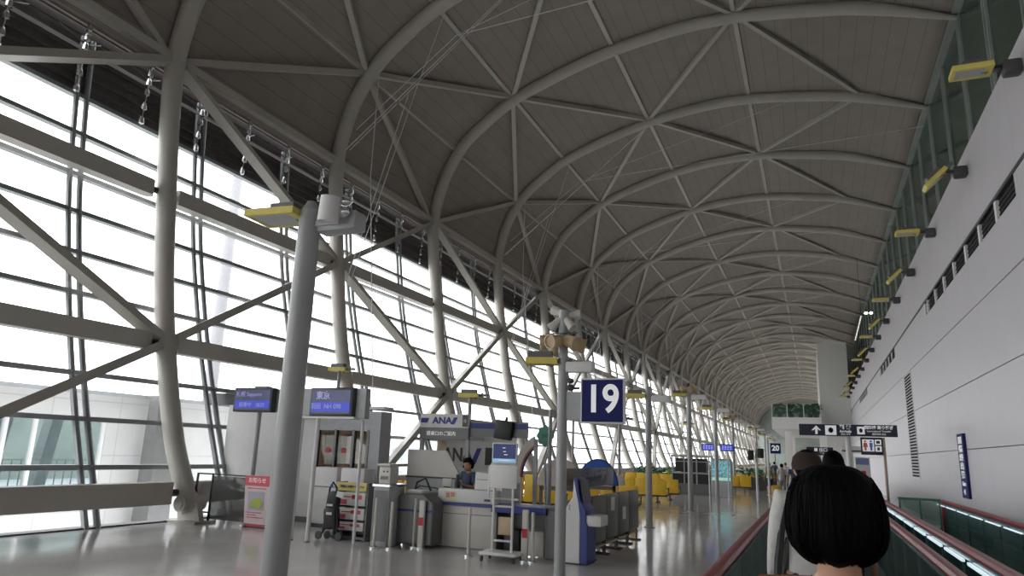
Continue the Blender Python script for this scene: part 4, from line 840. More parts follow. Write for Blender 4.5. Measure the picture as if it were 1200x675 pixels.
# row of grey partition screens
for i in range(4):
    y0 = 12.25+i*0.92; x = -3.62-0.01*i
    d = empty('partition_screen', (x, y0, 0), 0, ['dark grey partition screen nearest, right behind the white and blue kiosk', 'dark grey partition screen with paper notice, second behind the kiosk', 'dark grey partition screen with paper notice, third behind the kiosk', 'dark grey partition screen at the far end of the row behind the kiosk'][i], 'partition', 'grey partition screens behind the kiosk')
    m = MB(); m.rbox((0.0, 0.44, 0.64), (0.10, 0.86, 0.80), 0.04); m.build('panel', mat('dark_warm_grey_panel', (0.13, 0.125, 0.11), 0.4), d)
    m = MB(); m.rbox((-0.25, 0.44, 0.60), (0.40, 0.84, 0.72), 0.03); m.build('rear_body', MATS['dark_warm_grey_panel'], d)
    for y in (0.06, 0.82):
        m = MB(); m.tube([(0, y, 0), (0, y, 0.26)], 0.018, 8); m.tube([(-0.35, y, 0), (-0.35, y, 0.26)], 0.018, 8); m.tube([(-0.38, y, 0.015), (0.1, y, 0.015)], 0.015, 8); m.build('leg_frame', MDGREY, d)
    MB().slab(-0.40, 0.04, 0.05, 0.83, 0.17, 0.20).build('low_shelf', MATS['tan_card'], d, smooth=False)
    if i in (1, 2): MB().slab(0.05, 0.056, 0.30, 0.55, 0.74 if i == 1 else 0.52, 0.98 if i == 1 else 0.76).build('paper_notice', WHITE, d, smooth=False)
sm_ = MB().rbox((0, 0, 0.35), (0.02, 3.2, 0.36), 0.02).build('acrylic_shield', SMOKE, loc=(-4.1, 14.0, 0.96)); 
tag(sm_, 'smoky acrylic shield running along the back of the grey partitions', 'shield')
# blue half disc and pink half disc displays
def half_disc(name, x, y, z0, r, rz, mt, edge, label, tall=1.0):
    d = empty(name, (x, y, 0), 0, label, 'display panel')
    pl_ = [(r*math.cos(math.pi*i/24), z0+r*tall*math.sin(math.pi*i/24)) for i in range(25)]
    MB().prism(pl_, 'y', -0.05, 0.05).build('round_panel', mt, d)
    o = MB(); o.tube([(a, 0, b_) for a, b_ in pl_], 0.035, 8); o.build('rim', edge, d)
    m = MB(); m.slab(-r*0.9, -r*0.9+0.06, -0.05, 0.05, 0, z0); m.slab(r*0.9-0.06, r*0.9, -0.05, 0.05, 0, z0); m.slab(-r*0.9, r*0.9, -0.05, 0.05, z0-0.12, z0-0.02); m.build('stand', MDGREY, d, smooth=False); return d
half_disc('half_disc_display', -5.70, 20.0, 0.92, 0.56, 0, mat('bright_blue_board', (0.02, 0.10, 0.45), 0.4), DBLUE, 'bright blue half disc display board rising above the partitions', 1.22)
d = half_disc('half_disc_display', -6.35, 18.6, 0.9, 0.62, 0, mat('pale_pink_board', (0.62, 0.53, 0.50), 0.5), LGREY, 'pale pink half disc display board left of the blue one', 1.1)
MB().slab(0.0, 0.42, -0.06, -0.05, 0.98, 1.22).build('small_picture', mat('rose_orange_print', (0.60, 0.30, 0.22), 0.6, var=0.4, scale=20), d, smooth=False)
# teal round sign with rainbow arc
d = empty('teal_sign', (-6.2, 17.0, 0), 0, 'teal scalloped round sign on a bent stand above the yellow seats', 'sign')
pl_ = [(0.21*(1+0.08*math.cos(8*t))*math.cos(t), 2.16+0.25*(1+0.08*math.cos(8*t))*math.sin(t)) for t in [2*math.pi*i/64 for i in range(64)]]
MB().prism(pl_, 'y', -0.04, 0.02).build('teal_board', mat('teal_board', (0.13, 0.33, 0.27), 0.5), d)
m = MB(); m.tube([(0.17, 0.05, 2.3), (0.1, 0.05, 1.9), (-0.02, 0.05, 1.5), (0.05, 0.05, 0)], 0.035, 8); m.build('stand', GREY, d)
m = MB(); m.slab(-0.08, -0.05, -0.045, -0.04, 2.1, 2.22); m.slab(-0.03, 0.02, -0.045, -0.04, 2.12, 2.2); m.slab(0.04, 0.1, -0.045, -0.04, 2.12, 2.22); m.build('small_mark', mat('dull_green_mark', (0.06, 0.2, 0.15), 0.5), d, smooth=False)
d = empty('curved_banner', (-6.55, 16.6, 0), 0, 'tall curved white banner with an orange and blue edge beside the teal sign', 'banner')
def arcp(r0, r1): 
    a = [(0.55-r1*math.cos(t), 1.15+r1*1.25*math.sin(t)) for t in [0.0+i*0.13 for i in range(10)]]; b_ = [(0.55-r0*math.cos(t), 1.15+r0*1.25*math.sin(t)) for t in [0.0+i*0.13 for i in range(10)]]
    return a+b_[::-1]
MB().prism(arcp(0.70, 0.86), 'y', -0.03, 0.03).build('white_sheet', WHITE, d); MB().prism(arcp(0.66, 0.70), 'y', -0.035, 0.03).build('orange_edge', mat('orange_print', (0.6, 0.22, 0.08), 0.5), d); MB().prism(arcp(0.63, 0.66), 'y', -0.035, 0.03).build('blue_edge', DBLUE, d)
MB().slab(-0.31, -0.11, -0.04, 0.04, 0, 1.16).build('stand', LGREY, d, smooth=False)
# airline booth
d = empty('airline_booth', (-8.0, 15.0, 0), 0, 'airline booth with a grey and white fascia sign and dark letters on its wall', 'booth')
MB().slab(-0.62, 0.66, -0.06, 0.04, 2.24, 2.56).build('fascia_white', WHITE, d, smooth=False, bevel=0.008); MB().slab(-0.62, 0.66, -0.05, 0.04, 1.98, 2.24).build('fascia_grey', MDGREY, d, smooth=False)
text('lettering', 'ANA', 0.21, (-0.03, -0.065, 2.40), mat('airline_navy', (0.03, 0.04, 0.28), 0.5), d, bold=0.006, sx=1.15)
m = MB(); m.prism([(-0.60, 2.35), (-0.43, 2.35), (-0.38, 2.46), (-0.60, 2.46)], 'y', -0.068, -0.060); m.prism([(0.20, 2.32), (0.29, 2.32), (0.37, 2.48), (0.28, 2.48)], 'y', -0.068, -0.060); m.build('airline_mark', MATS['airline_navy'], d, smooth=False)
m = MB(); m.slab(0.50, 0.64, -0.066, -0.060, 2.27, 2.53); m.build('dark_emblem', DKGREY, d, smooth=False); m = MB(); 
for a in range(5): t = a*1.257; m.prism([(0.57+0.05*math.cos(t+q)*s_2, 2.40+0.05*math.sin(t+q)*s_2) for q, s_2 in ((0, 1.0), (0.4, .4), (-0.4, .4))], 'y', -0.07, -0.066)
m.build('emblem_star', WTXT, d, smooth=False)
text('lettering', '搭乗口のご案内', 0.11, (-0.05, -0.056, 2.10), WTXT, d)
m = MB(); m.slab(0.66, 2.1, 0.0, 0.06, 2.05, 2.40); m.build('rear_fascia', MDGREY, d, smooth=False); MB().slab(0.68, 2.08, -0.008, 0.0, 2.24, 2.36).build('navy_band', DBLUE, d, smooth=False)
for x in (-0.58, 0.62): MB().slab(x-0.04, x+0.04, -0.02, 0.06, 0, 1.98).build('frame_post', GREY, d, smooth=False)
MB().slab(1.95, 2.03, 0.8, 0.88, 0, 2.05).build('frame_post', GREY, d, smooth=False)
m = MB(); m.slab(-0.60, 0.66, 0.04, 0.8, 1.98, 2.06); m.slab(-0.60, 1.5, 0.8, 0.86, 2.0, 2.3); m.build('roof_panel', LGREY, d, smooth=False)
m = MB(); m.slab(-0.60, 1.5, 0.80, 0.84, 0.0, 2.0); m.build('back_wall', LGREY, d, smooth=False)
text('lettering', 'ANA', 0.44, (-0.02, 0.79, 1.62), DKGREY, d, bold=0.01, sx=0.85)
m = MB(); m.prism([(0.34, 1.42), (0.46, 1.42), (0.62, 1.80), (0.50, 1.80)], 'y', 0.785, 0.795); m.build('airline_mark', MATS['airline_navy'], d, smooth=False)
MB().slab(0.72, 0.92, 0.785, 0.795, 1.42, 1.82).build('dark_emblem', BLACK, d, smooth=False)
m = MB(); m.slab(-0.56, -0.36, 0.78, 0.79, 1.62, 1.94); m.build('framed_notice', mat('cream_notice', (0.60, 0.50, 0.38), 0.6), d, smooth=False)
m = MB(); m.prism([(-0.72, 1.13), (0.62, 1.13), (0.62, 1.22), (0.28, 1.72), (-0.72, 1.72)], 'y', -0.35, -0.30); m.build('sloped_white_panel', CREAM, d, smooth=False)
m = MB(); m.slab(-0.72, 0.62, -0.35, -0.28, 0, 1.13); m.build('lower_panel', GREY, d, smooth=False); MB().slab(-0.74, 0.64, -0.37, -0.28, 1.10, 1.135).build('dark_rail', DKGREY, d, smooth=False)
m = MB(); m.rbox((1.55, -0.05, 2.22), (0.42, 0.14, 0.42), 0.02, rot=Matrix.Rotation(0.12, 3, 'Y')); m.build('black_monitor', BLACK, d); m = MB(); m.beam((1.55, 0.0, 2.3), (1.55, 0.1, 2.5), 0.05, 0.05); m.build('monitor_bracket', DKGREY, d, smooth=False)
e = empty('desk_clutter_box', (-6.6, 14.6, 0), 0, 'grey clutter-topped low cupboard behind the attendant', 'cupboard')
MB().rbox((0.1, 0, 0.55), (1.1, 0.4, 1.1), 0.02).build('cupboard_body', GREY, e); m = MB(); m.rbox((-0.1, 0, 1.18), (0.3, 0.25, 0.16), 0.04); m.rbox((0.3, 0, 1.22), (0.35, 0.25, 0.25), 0.06, rot=Matrix.Rotation(0.3, 3, 'Y')); m.build('equipment', LGREY, e)

# ================================================================== SEATS
def seat_bench(n, name='seat_bench'):
    e = empty(name)
    for i in range(n):
        x = -n*0.31+0.31+i*0.62
        b_ = MB(); b_.rbox((x, 0.0, 0.56), (0.585, 0.10, 0.56), 0.03, rot=Matrix.Rotation(-0.12, 3, 'X')); b_.build('backrest', SEATY, e)
        q = MB(); q.rbox((x, 0.32, 0.36), (0.585, 0.52, 0.10), 0.035); q.build('seat', SEATY, e)
    MB().slab(-n*0.31, n*0.31, 0.12, 0.30, 0.22, 0.30).build('beam', DKGREY, e, smooth=False)
    for x in (-n*0.31+0.4, n*0.31-0.4):
        m = MB(); m.beam((x, 0.2, 0.02), (x, 0.2, 0.25), 0.06, 0.06); m.slab(x-0.04, x+0.04, -0.1, 0.52, 0, 0.035); m.build('leg', DKGREY, e, smooth=False)
    for i in range(n+1):
        x = -n*0.31+i*0.62; m = MB(); m.slab(x-0.015, x+0.015, 0.05, 0.5, 0.52, 0.56); m.slab(x-0.015, x+0.015, 0.4, 0.44, 0.26, 0.52); m.build('armrest', BLACK, e, smooth=False)
    return e
sb = {5: seat_bench(5)}
seats = [(-7.0, 28.9, 0, 'long bench of yellow seats, nearest row behind the grey partitions'), (-6.9, 31.0, 0, 'bench of yellow seats, second row behind the partitions'), (-10.4, 28.6, 0, 'bench of yellow seats reaching toward the glass in the nearest row'),
         (-8.6, 16.9+4, 0, 'bench of yellow seats seen behind the sign trolley'), (-6.7, 22.6, 0, 'bench of yellow seats below the pink half disc'), (-9.9, 33.5, 0, 'bench of yellow seats by the glass, beyond the first rows'), (-8.2, 37.0, 0, 'bench of yellow seats left of the dark cabinet'),
         (-8.4, 40.5, 0, 'yellow seat bench beyond the dark cabinet, farther row'), (-4.9, 42.5, 0, 'yellow seat bench between cabinet and display kiosk'), (-7.6, 48.0, 0, 'far yellow seat bench beyond the display kiosk'), (-3.9, 49, 0, 'yellow seat bench just right of the display kiosk'), (-10.0, 18.2, 0, 'yellow seat bench nearest the glass behind the booth')]
for i, (x, y, rz, l) in enumerate(seats):
    o = sb[5] if i == 0 else copy_tree(sb[5]); o.location = (x, y, 0); o.rotation_euler = (0, 0, rz); tag(o, l, 'seat bench', 'yellow seat benches in the gate lounge')
# ---- dark equipment cabinet and lit display kiosk
d = empty('equipment_cabinet', (-5.75, 37, 0), 0, 'dark glazed equipment cabinet on a grey base beyond the yellow seats', 'cabinet')
MB().slab(-0.95, 0.95, -0.3, 0.6, 0.0, 0.52).build('base', MDGREY, d, smooth=False, bevel=0.02); MB().slab(-0.9, 0.9, -0.25, 0.55, 0.52, 0.98).build('dark_drawer', BLACK, d, smooth=False); MB().slab(-0.75, 0.75, -0.2, 0.5, 1.06, 1.72).build('glass_case', BLACK, d, smooth=False)
m = MB()
for x in (-0.9, -0.3, 0.3, 0.9): m.slab(x-0.03, x+0.03, -0.3, -0.25, 0.5, 1.85)
m.slab(-0.95, 0.95, -0.3, 0.55, 1.78, 1.88); m.slab(-0.95, 0.95, -0.3, 0.55, 0.98, 1.04); m.slab(-0.95, 0.95, -0.3, -0.25, 1.55, 1.59); m.build('grey_frame', GREY, d, smooth=False)
d = empty('display_kiosk', (-4.13, 35.4, 0), 0, 'tall grey kiosk with a lit cyan aquarium-like screen', 'kiosk')
MB().slab(-0.47, 0.47, 0, 0.35, 0, 1.76).build('case', GREY, d, smooth=False, bevel=0.02)
SC = mat('cyan_screen_picture', (0.16, 0.40, 0.45), 0.3, var=0.75, scale=14, emit=0.35)
MB().slab(-0.42, 0.42, -0.02, 0.0, 0.92, 1.66).build('lit_screen', SC, d, smooth=False); MB().slab(-0.42, 0.42, -0.022, 0.0, 0.76, 0.90).build('caption_strip', mat('mint_strip', (0.45, 0.75, 0.65), 0.4, emit=0.4), d, smooth=False)
# planters with green
GRN = mat('leaf_green', (0.04, 0.16, 0.05), 0.6, var=0.4)
for i, (x, y, w_) in enumerate(((-8.4, 44, 3.4), (-3.0, 46.0, 1.6), (-5.5, 56, 4.0))):
    e = empty('planter_box', (x, y, 0), 0, ['low green planter hedge behind the far yellow seats', 'green planter hedge right of the display kiosk', 'green planter hedge farthest down the hall'][i], 'planter')
    MB().slab(-w_/2, w_/2, -0.2, 0.2, 0, 0.75).build('box', DKGREY, e, smooth=False)
    f = MB(); rnd = random.Random(i)
    for q in range(int(w_*40)): f.ell((rnd.uniform(-w_/2, w_/2), rnd.uniform(-.2, .2), rnd.uniform(0.75, 1.15)), (0.10, 0.03, 0.07), rot=Matrix.Rotation(rnd.uniform(0, 6), 3, 'Z') @ Matrix.Rotation(rnd.uniform(-1, 1), 3, 'X'), n=6, m=4)
    f.build('foliage', GRN, e)
# vending machine / poster column at right
d = empty('poster_column', (1.63, 30.5, 0), 0, 'white poster column with red round prints beside the walkway end', 'poster column')
MB().slab(-0.28, 0.24, 0, 0.3, 0, 2.0).build('column_body', WHITE, d, smooth=False, bevel=0.02); MB().slab(-0.24, 0.2, -0.006, 0, 1.72, 1.95).build('blue_header', mat('slate_blue_print', (0.2, 0.25, 0.45), 0.5), d, smooth=False)
m = MB()
for z in (1.05, 1.42): m.lathe([(0.09, 0), (0.09, 0.006)], (0.0, -0.001, z), 16, M=Matrix.Rotation(math.pi/2, 3, 'X'))
m.build('red_print', REDS, d)
d = empty('service_desk', (1.15, 38.0, 0), 0, 'white service desk unit with a flat canopy beyond the walkway', 'desk')
MB().slab(-0.3, 0.8, 0, 0.6, 0, 1.0).build('desk_body', WHITE, d, smooth=False, bevel=0.02); MB().slab(0.0, 1.0, -0.1, 0.6, 2.25, 2.55).build('canopy', WHITE, d, smooth=False); MB().slab(0.4, 0.5, 0.2, 0.3, 1.0, 2.25).build('canopy_post', LGREY, d, smooth=False); MB().slab(0.0, 1.0, -0.11, -0.1, 2.3, 2.36).build('dark_band', DKGREY, d, smooth=False)

# ================================================================== PEOPLE
def lerp3(a, b, t): return [a[i]+(b[i]-a[i])*t for i in range(3)]
def make_person(name, loc, rz, H_, label, shirt, trouser, hair, pose=None, vox=0.014, sleeves='short', shorts=False, hairstyle='short', shoe=DKGREY, hands=False, female=False):
    """a standing or walking figure facing +Y; joints scaled from 1.70 m"""
    k = H_/1.70; e = empty(name, loc, rz, label, 'person')
    J = dict(sh=(0.175, 0, 1.385), el=(0.225, -0.03, 1.11), wr=(0.245, 0.06, 0.87), hip=(0.085, 0, 0.90), kn=(0.09, 0.02, 0.49), an=(0.09, -0.02, 0.08))
    if female: J['sh'] = (0.155, 0, 1.385); J['el'] = (0.20, -0.03, 1.11); J['wr'] = (0.215, 0.06, 0.87)
    P = {}
    for s_ in (-1, 1):
        for q, v in J.items(): P[(q, s_)] = (v[0]*s_, v[1], v[2])
    if pose:
        for kk, v in pose.items(): P[kk] = v
    S_ = lambda v: tuple(c*k for c in v)
    hy = (pose or {}).get('head', (0, 0.015, 1.585))
    b = MB()
    b.ell(S_(hy), (0.076*k, 0.092*k, 0.115*k), n=24, m=16)                                         # skull
    b.ell(S_((hy[0], hy[1]+0.035, hy[2]-0.065)), (0.052*k, 0.055*k, 0.05*k))                          # jaw
    b.ell(S_((hy[0], hy[1]+0.098, hy[2]-0.02)), (0.013*k, 0.018*k, 0.025*k))                         # nose
    b.ell(S_((hy[0], hy[1]+0.085, hy[2]-0.055)), (0.024*k, 0.012*k, 0.009*k))                        # lips
    for s_ in (-1, 1):
        b.ell(S_((hy[0]+s_*0.078, hy[1]-0.005, hy[2]-0.01)), (0.012*k, 0.022*k, 0.032*k))            # ears
        b.ell(S_((hy[0]+s_*0.03, hy[1]+0.078, hy[2]+0.022)), (0.022*k, 0.014*k, 0.008*k))            # brow
    b.tube([S_((0, -0.015, 1.36)), S_((0, -0.01, 1.44)), S_((hy[0]*0.8, hy[1]-0.015, hy[2]-0.07))], [0.075*k, 0.052*k, 0.052*k], 14)
    tor = [((0, 0, 0.86), .13), ((0, 0, 0.98), .125), ((0, 0, 1.1), .115), ((0, 0, 1.25), .135), ((0, -0.01, 1.36), .11)]
    b.tube([S_(p) for p, r in tor], [r*k for p, r in tor], 18, flat=0.78)
    for s_ in (-1, 1):
        sh, el, wr, hp, kn, an = [P[(q, s_)] for q in ('sh', 'el', 'wr', 'hip', 'kn', 'an')]
        b.tube([S_((s_*0.05, 0, 1.37)), S_(sh), S_(lerp3(sh, el, .5)), S_(el), S_(lerp3(el, wr, .35)), S_(wr)], [v*k for v in (.06, .056, .046, .038, .038, .025)], 12)
        d_ = Vector(wr)-Vector(el); d_.normalize(); u_, v_ = frame_of(d_)
        palm = Vector(wr)+d_*0.05
        b.ell(S_(palm), (0.036*k, 0.022*k, 0.05*k), rot=Matrix((u_, v_, d_)).transposed())
        if hands or vox < 0.013:
            for f_, (o_, ln) in enumerate(((-0.027, .070), (-0.009, .080), (0.009, .076), (0.026, .060))):
                a0 = palm+u_*o_+d_*0.035; cu = v_*(-0.35)
                b.tube([S_(a0), S_(a0+(d_+cu*0.3)*ln*.4), S_(a0+(d_+cu)*ln*.75), S_(a0+(d_*0.9+cu*1.8)*ln)], [.0085*k, .008*k, .0075*k, .006*k], 8)
            a0 = palm+u_*(-0.03)*s_-d_*0.02; b.tube([S_(a0), S_(a0-u_*s_*0.025+d_*0.03), S_(a0-u_*s_*0.03+d_*0.06)], [.010*k, .009*k, .007*k], 8)
        else: b.ell(S_(palm+d_*0.06), (0.032*k, 0.016*k, 0.045*k), rot=Matrix((u_, v_, d_)).transposed())
        b.tube([S_((hp[0], hp[1], hp[2]+0.02)), S_(lerp3(hp, kn, .5)), S_(kn), S_(lerp3(kn, an, .3)), S_(an)], [v*k for v in (.082, .070, .052, .053, .036)], 14)
        b.ell(S_((an[0], an[1]+0.06, an[2]-0.035)), (0.04*k, 0.115*k, 0.035*k))
    b.build('body', SKIN, e, remesh=vox, smooth_it=3)
    # shirt
    c = MB(); tor = [((0, 0, 0.87), .152), ((0, 0, 0.98), .145), ((0, 0, 1.1), .138), ((0, 0, 1.25), .155), ((0, -0.01, 1.35), .135), ((0, -0.012, 1.405), .085)]
    c.tube([S_(p) for p, r in tor], [r*k for p, r in tor], 20, flat=0.80)
    for s_ in (-1, 1):
        sh, el, wr = [P[(q, s_)] for q in ('sh', 'el', 'wr')]
        if sleeves == 'short': pts = [(s_*0.05, 0, 1.36), sh, lerp3(sh, el, .4), lerp3(sh, el, .75)]; rs = (.072, .072, .064, .062)
        else: pts = [(s_*0.05, 0, 1.36), sh, lerp3(sh, el, .5), el, lerp3(el, wr, .5), wr]; rs = (.072, .074, .064, .055, .05, .042)
        c.tube([S_(p) for p in pts], [v*k for v in rs], 14)
    c.build('shirt', shirt, e, remesh=vox, smooth_it=3)
    c = MB(); c.tube([S_((0, 0, 0.80)), S_((0, 0, 0.90)), S_((0, 0, 0.97))], [.13*k, .148*k, .138*k], 18, flat=0.82)
    for s_ in (-1, 1):
        hp, kn, an = [P[(q, s_)] for q in ('hip', 'kn', 'an')]
        if shorts: pts = [hp, lerp3(hp, kn, .5), lerp3(hp, kn, .9)]; rs = (.096, .09, .082)
        else: pts = [hp, lerp3(hp, kn, .5), kn, lerp3(kn, an, .5), lerp3(kn, an, .93)]; rs = (.096, .086, .068, .064, .056)
        c.tube([S_(p) for p in pts], [v*k for v in rs], 14)
    c.build('trousers', trouser, e, remesh=vox, smooth_it=3)
    for s_ in (-1, 1):
        an = P[('an', s_)]; c = MB(); c.ell(S_((an[0], an[1]+0.055, an[2]-0.04)), (0.048*k, 0.135*k, 0.044*k)); c.tube([S_((an[0], an[1], an[2]-0.03)), S_((an[0], an[1], an[2]+0.02))], 0.045*k, 12)
        c.slab(*[v*k for v in (an[0]-.042, an[0]+.042, an[1]-.07, an[1]+.17, an[2]-.08, an[2]-.055)]); c.build('shoe', shoe, e)
    h = MB(); hx, hyy, hz = hy
    if hairstyle == 'short':
        h.ell(S_((hx, hyy-0.022, hz+0.022)), (0.086*k, 0.088*k, 0.108*k)); h.ell(S_((hx, hyy+0.03, hz+0.085)), (0.07*k, 0.06*k, 0.035*k))
    elif hairstyle == 'curly':
        rnd = random.Random(3)
        for q in range(70):
            a = rnd.uniform(0, 6.283); t = rnd.uniform(-0.55, 1.5); rr_ = math.cos(t)
            y_ = math.sin(a)*rr_
            if y_ > 0.35 and t < 0.55: continue
            h.ell(S_((hx+math.cos(a)*rr_*0.105, hyy-0.012+y_*0.105, hz+0.02+math.sin(t)*0.115)), (0.036*k,)*3, n=8, m=6)
        h.ell(S_((hx, hyy-0.025, hz+0.02)), (0.088*k, 0.09*k, 0.105*k))
    elif hairstyle == 'long':
        h.ell(S_((hx, hyy-0.022, hz+0.015)), (0.092*k, 0.092*k, 0.118*k)); h.tube([S_((hx, hyy-0.05, hz)), S_((hx, hyy-0.065, hz-0.12)), S_((hx, hyy-0.07, hz-0.2))], [0.085*k, 0.07*k, 0.04*k], 14, flat=0.6)
    h.build('hair', hair, e, remesh=max(0.008, vox*0.7) if hairstyle != 'short' else 0, smooth_it=2)
    if vox <= 0.013:
        for s_ in (-1, 1): MB().ell(S_((hx+s_*0.03, hyy+0.082, hz+0.005)), (0.012*k, 0.006*k, 0.006*k), n=8, m=6).build('eye', BLACK, e)
    return e

CB = mat('navy_uniform_cloth', (0.06, 0.075, 0.14), 0.8, bump=0.3, scale=30)
WS = mat('off_white_cloth', (0.62, 0.60, 0.57), 0.85, bump=0.4, scale=25)
# attendant behind the white counter, looking down at a handset
at = make_person('attendant', (-6.40, 13.15, 0), math.pi-0.15, 1.57, 'person in navy uniform with curly dark hair looking down behind the white counter', CB, mat('dark_cloth', (0.02, 0.02, 0.03), 0.8), HAIR, vox=0.011, hairstyle='curly', hands=True, female=True,
    pose={('el', 1): (0.22, 0.06, 1.13), ('wr', 1): (0.06, 0.26, 1.20), ('el', -1): (-0.24, 0.10, 1.12), ('wr', -1): (-0.10, 0.30, 1.17), 'head': (0.01, 0.05, 1.575)})
ph = empty('handset', (-6.42, 12.82, 1.10), 0, 'small white handset held by the attendant', 'handset')
MB().rbox((0, 0, 0.02), (0.07, 0.02, 0.13), 0.008, rot=Matrix.Rotation(0.4, 3, 'X')).build('case', WHITE, ph); MB().slab(-0.025, 0.025, -0.013, -0.011, -0.02, 0.06, 0, Matrix.Rotation(0.4, 4, 'X')).build('screen', BLACK, ph, smooth=False)

# person in front of the camera: black bob seen from behind
BR = mat('rust_brown_cloth', (0.30, 0.115, 0.065), 0.85, bump=0.25, scale=30)
wm = make_person('person', (0.035, 1.93, DECK), 0.0, 1.615, 'person with a thick black bob and rust-brown top seen from behind, nearest', BR, mat('dark_cloth2', (0.03, 0.03, 0.035), 0.8), HAIR, vox=0.010, hairstyle='none', female=True, pose={'head': (0, 0.0, 1.575), ('sh', 1): (0.15, 0, 1.365), ('sh', -1): (-0.15, 0, 1.365)})
def bob(cx, cy, cz, par):
    """thick bob: separate locks laid over a rounded cap, ends turned in at the nape"""
    prof = [(0.0, 0.128), (0.045, 0.124), (0.078, 0.106), (0.100, 0.078), (0.113, 0.040), (0.119, 0.0), (0.120, -0.035), (0.115, -0.068), (0.103, -0.096), (0.080, -0.118), (0.055, -0.128), (0.02, -0.13)]
    h = MB(); n = 96; vs = []; rnd = random.Random(11); ph_ = [rnd.uniform(-1, 1) for _ in range(n)]
    prof = [(p.x, p.y) for p in spline([Vector((a, b_, 0)) for a, b_ in prof], 4)]
    for i, (r, z) in enumerate(prof):
        t = i/(len(prof)-1)
        for q in range(n):
            a = 2*math.pi*q/n; w_ = (0.5*math.sin(q*2.1+ph_[q//6]*3)+0.5*ph_[q])
            rr_ = r*(1+0.012*w_*min(1, t*3)+0.02*math.sin(7*a+2*t)*t)
            front = max(0, math.sin(a))
            vs.append((cx+rr_*math.cos(a)*0.985, cy+rr_*math.sin(a)*(1.02-0.10*front), cz+z+0.006*math.sin(5*a)*t+0.012*w_*max(0, t-0.8)))
    h.add(vs, [(i*n+q, i*n+(q+1) % n, (i+1)*n+(q+1) % n, (i+1)*n+q) for i in range(len(prof)-1) for q in range(n)]+[tuple(range((len(prof)-1)*n, len(prof)*n))])
    o = h.build('hair', HAIR, par, loc=(0.0, 0, 1.503)); o.scale = (0.93, 0.93, 0.88)
    # loose strands
    s2 = MB()
    for q in range(150):
        a = rnd.uniform(math.pi*0.9, math.pi*2.1); z0 = rnd.uniform(-0.02, 0.10)
        def rad(z):
            for (r0, za), (r1, zb) in zip(prof, prof[1:]):
                if zb <= z <= za: return r0+(r1-r0)*((za-z)/max(1e-6, za-zb))
            return 0.05
        pts = []
        for u_ in range(7):
            z = z0+(-0.125-rnd.uniform(0, .006)-z0)*u_/6; r = rad(max(-0.13, z))+0.0015+(0.002 if u_ == 6 else 0)
            pts.append((cx+r*math.cos(a+0.03*math.sin(u_)), cy+r*math.sin(a+0.03*math.sin(u_))*1.0, cz+z))
        s2.tube(pts, [0.0016]*5+[0.0012, 0.0006], 4)
    s2.build('loose_strands', HAIR, o)
bob(0, 0.0, 0.0, wm)
# capped person further ahead
cp_ = make_person('person', (-0.06, 5.35, DECK), 0.12, 1.69, 'person in brown cap and cream jacket riding the walkway ahead', WS, mat('dark_blue_cloth', (0.03, 0.04, 0.07), 0.8), HAIR, sleeves='long', hairstyle='short')
m = MB(); k_ = 1.69/1.7
m.lathe([(0.098*k_, -0.01), (0.10*k_, 0.03), (0.09*k_, 0.075), (0.06*k_, 0.105), (0.02, 0.115)], (0, -0.01, 1.585*k_), 20); m.ell((0, 0.11, 1.59*k_), (0.075, 0.075, 0.008)); m.build('cap', mat('brown_cap_cloth', (0.035, 0.02, 0.018), 0.9, bump=0.4, scale=40), cp_)
bg_ = empty('shoulder_bag', (-0.27, 5.0, 0.62), 0.1, 'dark grey shoulder bag with black strap hanging beside the cream-jacketed person', 'bag')
MB().rbox((0, 0, 0.17), (0.16, 0.30, 0.34), 0.05).build('bag_body', mat('slate_grey_cloth', (0.14, 0.15, 0.20), 0.8), bg_)
m = MB(); m.tube([(0.0, 0.12, 0.30), (0.02, 0.20, 0.50), (0.06, 0.26, 0.72), (0.10, 0.33, 0.87)], 0.018, 8, flat=0.4); m.tube([(0.0, -0.1, 0.30), (0.02, 0.02, 0.50), (0.06, 0.14, 0.72), (0.10, 0.22, 0.85)], 0.018, 8, flat=0.4); m.build('strap', BLACK, bg_)
make_person('person', (0.13, 6.6, DECK), 0.0, 1.71, 'dark-haired person in grey riding ahead, mostly hidden behind the black bob', mat('grey_cloth', (0.18, 0.18, 0.19), 0.8), MATS['dark_cloth'], HAIR, sleeves='long')
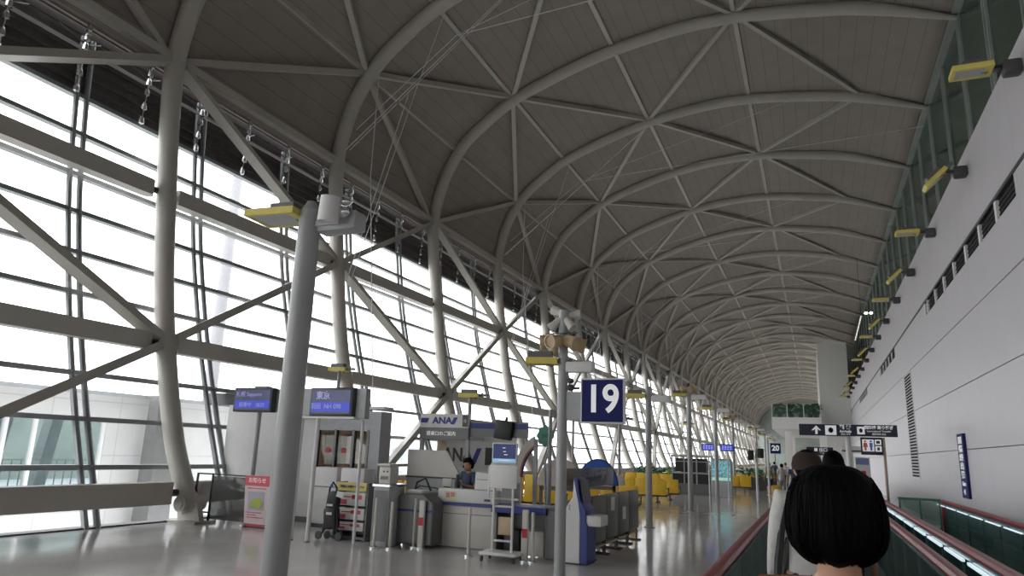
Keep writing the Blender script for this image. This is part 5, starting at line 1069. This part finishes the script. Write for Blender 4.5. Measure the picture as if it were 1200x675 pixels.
# walkers down the hall
walk = {('kn', 1): (0.09, 0.14, 0.50), ('an', 1): (0.09, 0.16, 0.08), ('kn', -1): (-0.09, -0.02, 0.48), ('an', -1): (-0.09, -0.26, 0.12), ('wr', 1): (0.24, -0.06, 0.88), ('wr', -1): (-0.24, 0.16, 0.90)}
WK = [((-2.2, 38.8), 1.66, 'person with tan backpack, white top and black shorts walking down the hall', WS, MATS['dark_cloth'], HAIR, True), ((-1.55, 37.6), 1.62, 'person in pale grey clothes walking right of the backpack wearer', mat('pale_grey_cloth', (0.45, 0.45, 0.46), 0.8), mat('grey_trousers', (0.3, 0.3, 0.3), 0.8), HAIR, False),
      ((-0.98, 36.2), 1.66, 'person in navy top and light blue trousers beside the yellow suitcase', CB, mat('light_blue_denim', (0.18, 0.27, 0.45), 0.8), HAIR, False), ((1.1, 34.5), 1.70, 'distant person in black standing near the poster column', MATS['dark_cloth'], MATS['dark_cloth'], HAIR, False),
      ((-1.9, 52), 1.65, 'small distant person in pale clothing far down the hall', WS, MATS['dark_cloth2'], HAIRB, False), ((-2.9, 58), 1.68, 'small distant person in navy far down the hall', CB, MATS['dark_cloth2'], HAIR, False)]
for i, ((x, y), h, l, sh, tr, hr, shorts) in enumerate(WK):
    pe = make_person('person', (x, y, 0), 0.1*(-1)**i, h, l, sh, tr, hr, pose=walk if i != 3 else None, vox=0.022, shorts=shorts, hairstyle='short', shoe=WHITE if i == 0 else DKGREY)
bp = empty('backpack', (-2.2, 38.57, 1.02), 0, 'tan backpack worn by the person in white and black shorts', 'backpack')
MB().rbox((0, 0, 0.2), (0.34, 0.18, 0.44), 0.07).build('main_bag', mat('tan_canvas', (0.33, 0.27, 0.16), 0.85), bp); MB().rbox((0, -0.1, 0.13), (0.24, 0.06, 0.2), 0.03).build('front_pocket', mat('olive_canvas', (0.22, 0.2, 0.1), 0.85), bp)
m = MB()
for x in (-0.11, 0.11): m.tube([(x, 0.06, 0.4), (x, 0.16, 0.42), (x, 0.24, 0.34)], 0.02, 6, flat=0.5)
m.build('strap', DKGREY, bp)
sc_ = empty('suitcase', (-1.75, 36.0, 0), 0, 'yellow wheeled suitcase beside the walkers down the hall', 'suitcase')
MB().rbox((0, 0, 0.36), (0.44, 0.26, 0.60), 0.06).build('shell', mat('yellow_shell', (0.70, 0.42, 0.03), 0.4), sc_)
m = MB(); m.tube([(-0.1, 0.1, 0.64), (-0.1, 0.1, 0.95), (0.1, 0.1, 0.95), (0.1, 0.1, 0.64)], 0.012, 6); m.build('handle', DKGREY, sc_)
for x in (-0.16, 0.16):
    for y in (-0.08, 0.08): MB().lathe([(0.03, -0.012), (0.03, 0.012)], (x, y, 0.032), 10, M=Matrix.Rotation(math.pi/2, 3, 'Y')).build('wheel', BLACK, sc_)
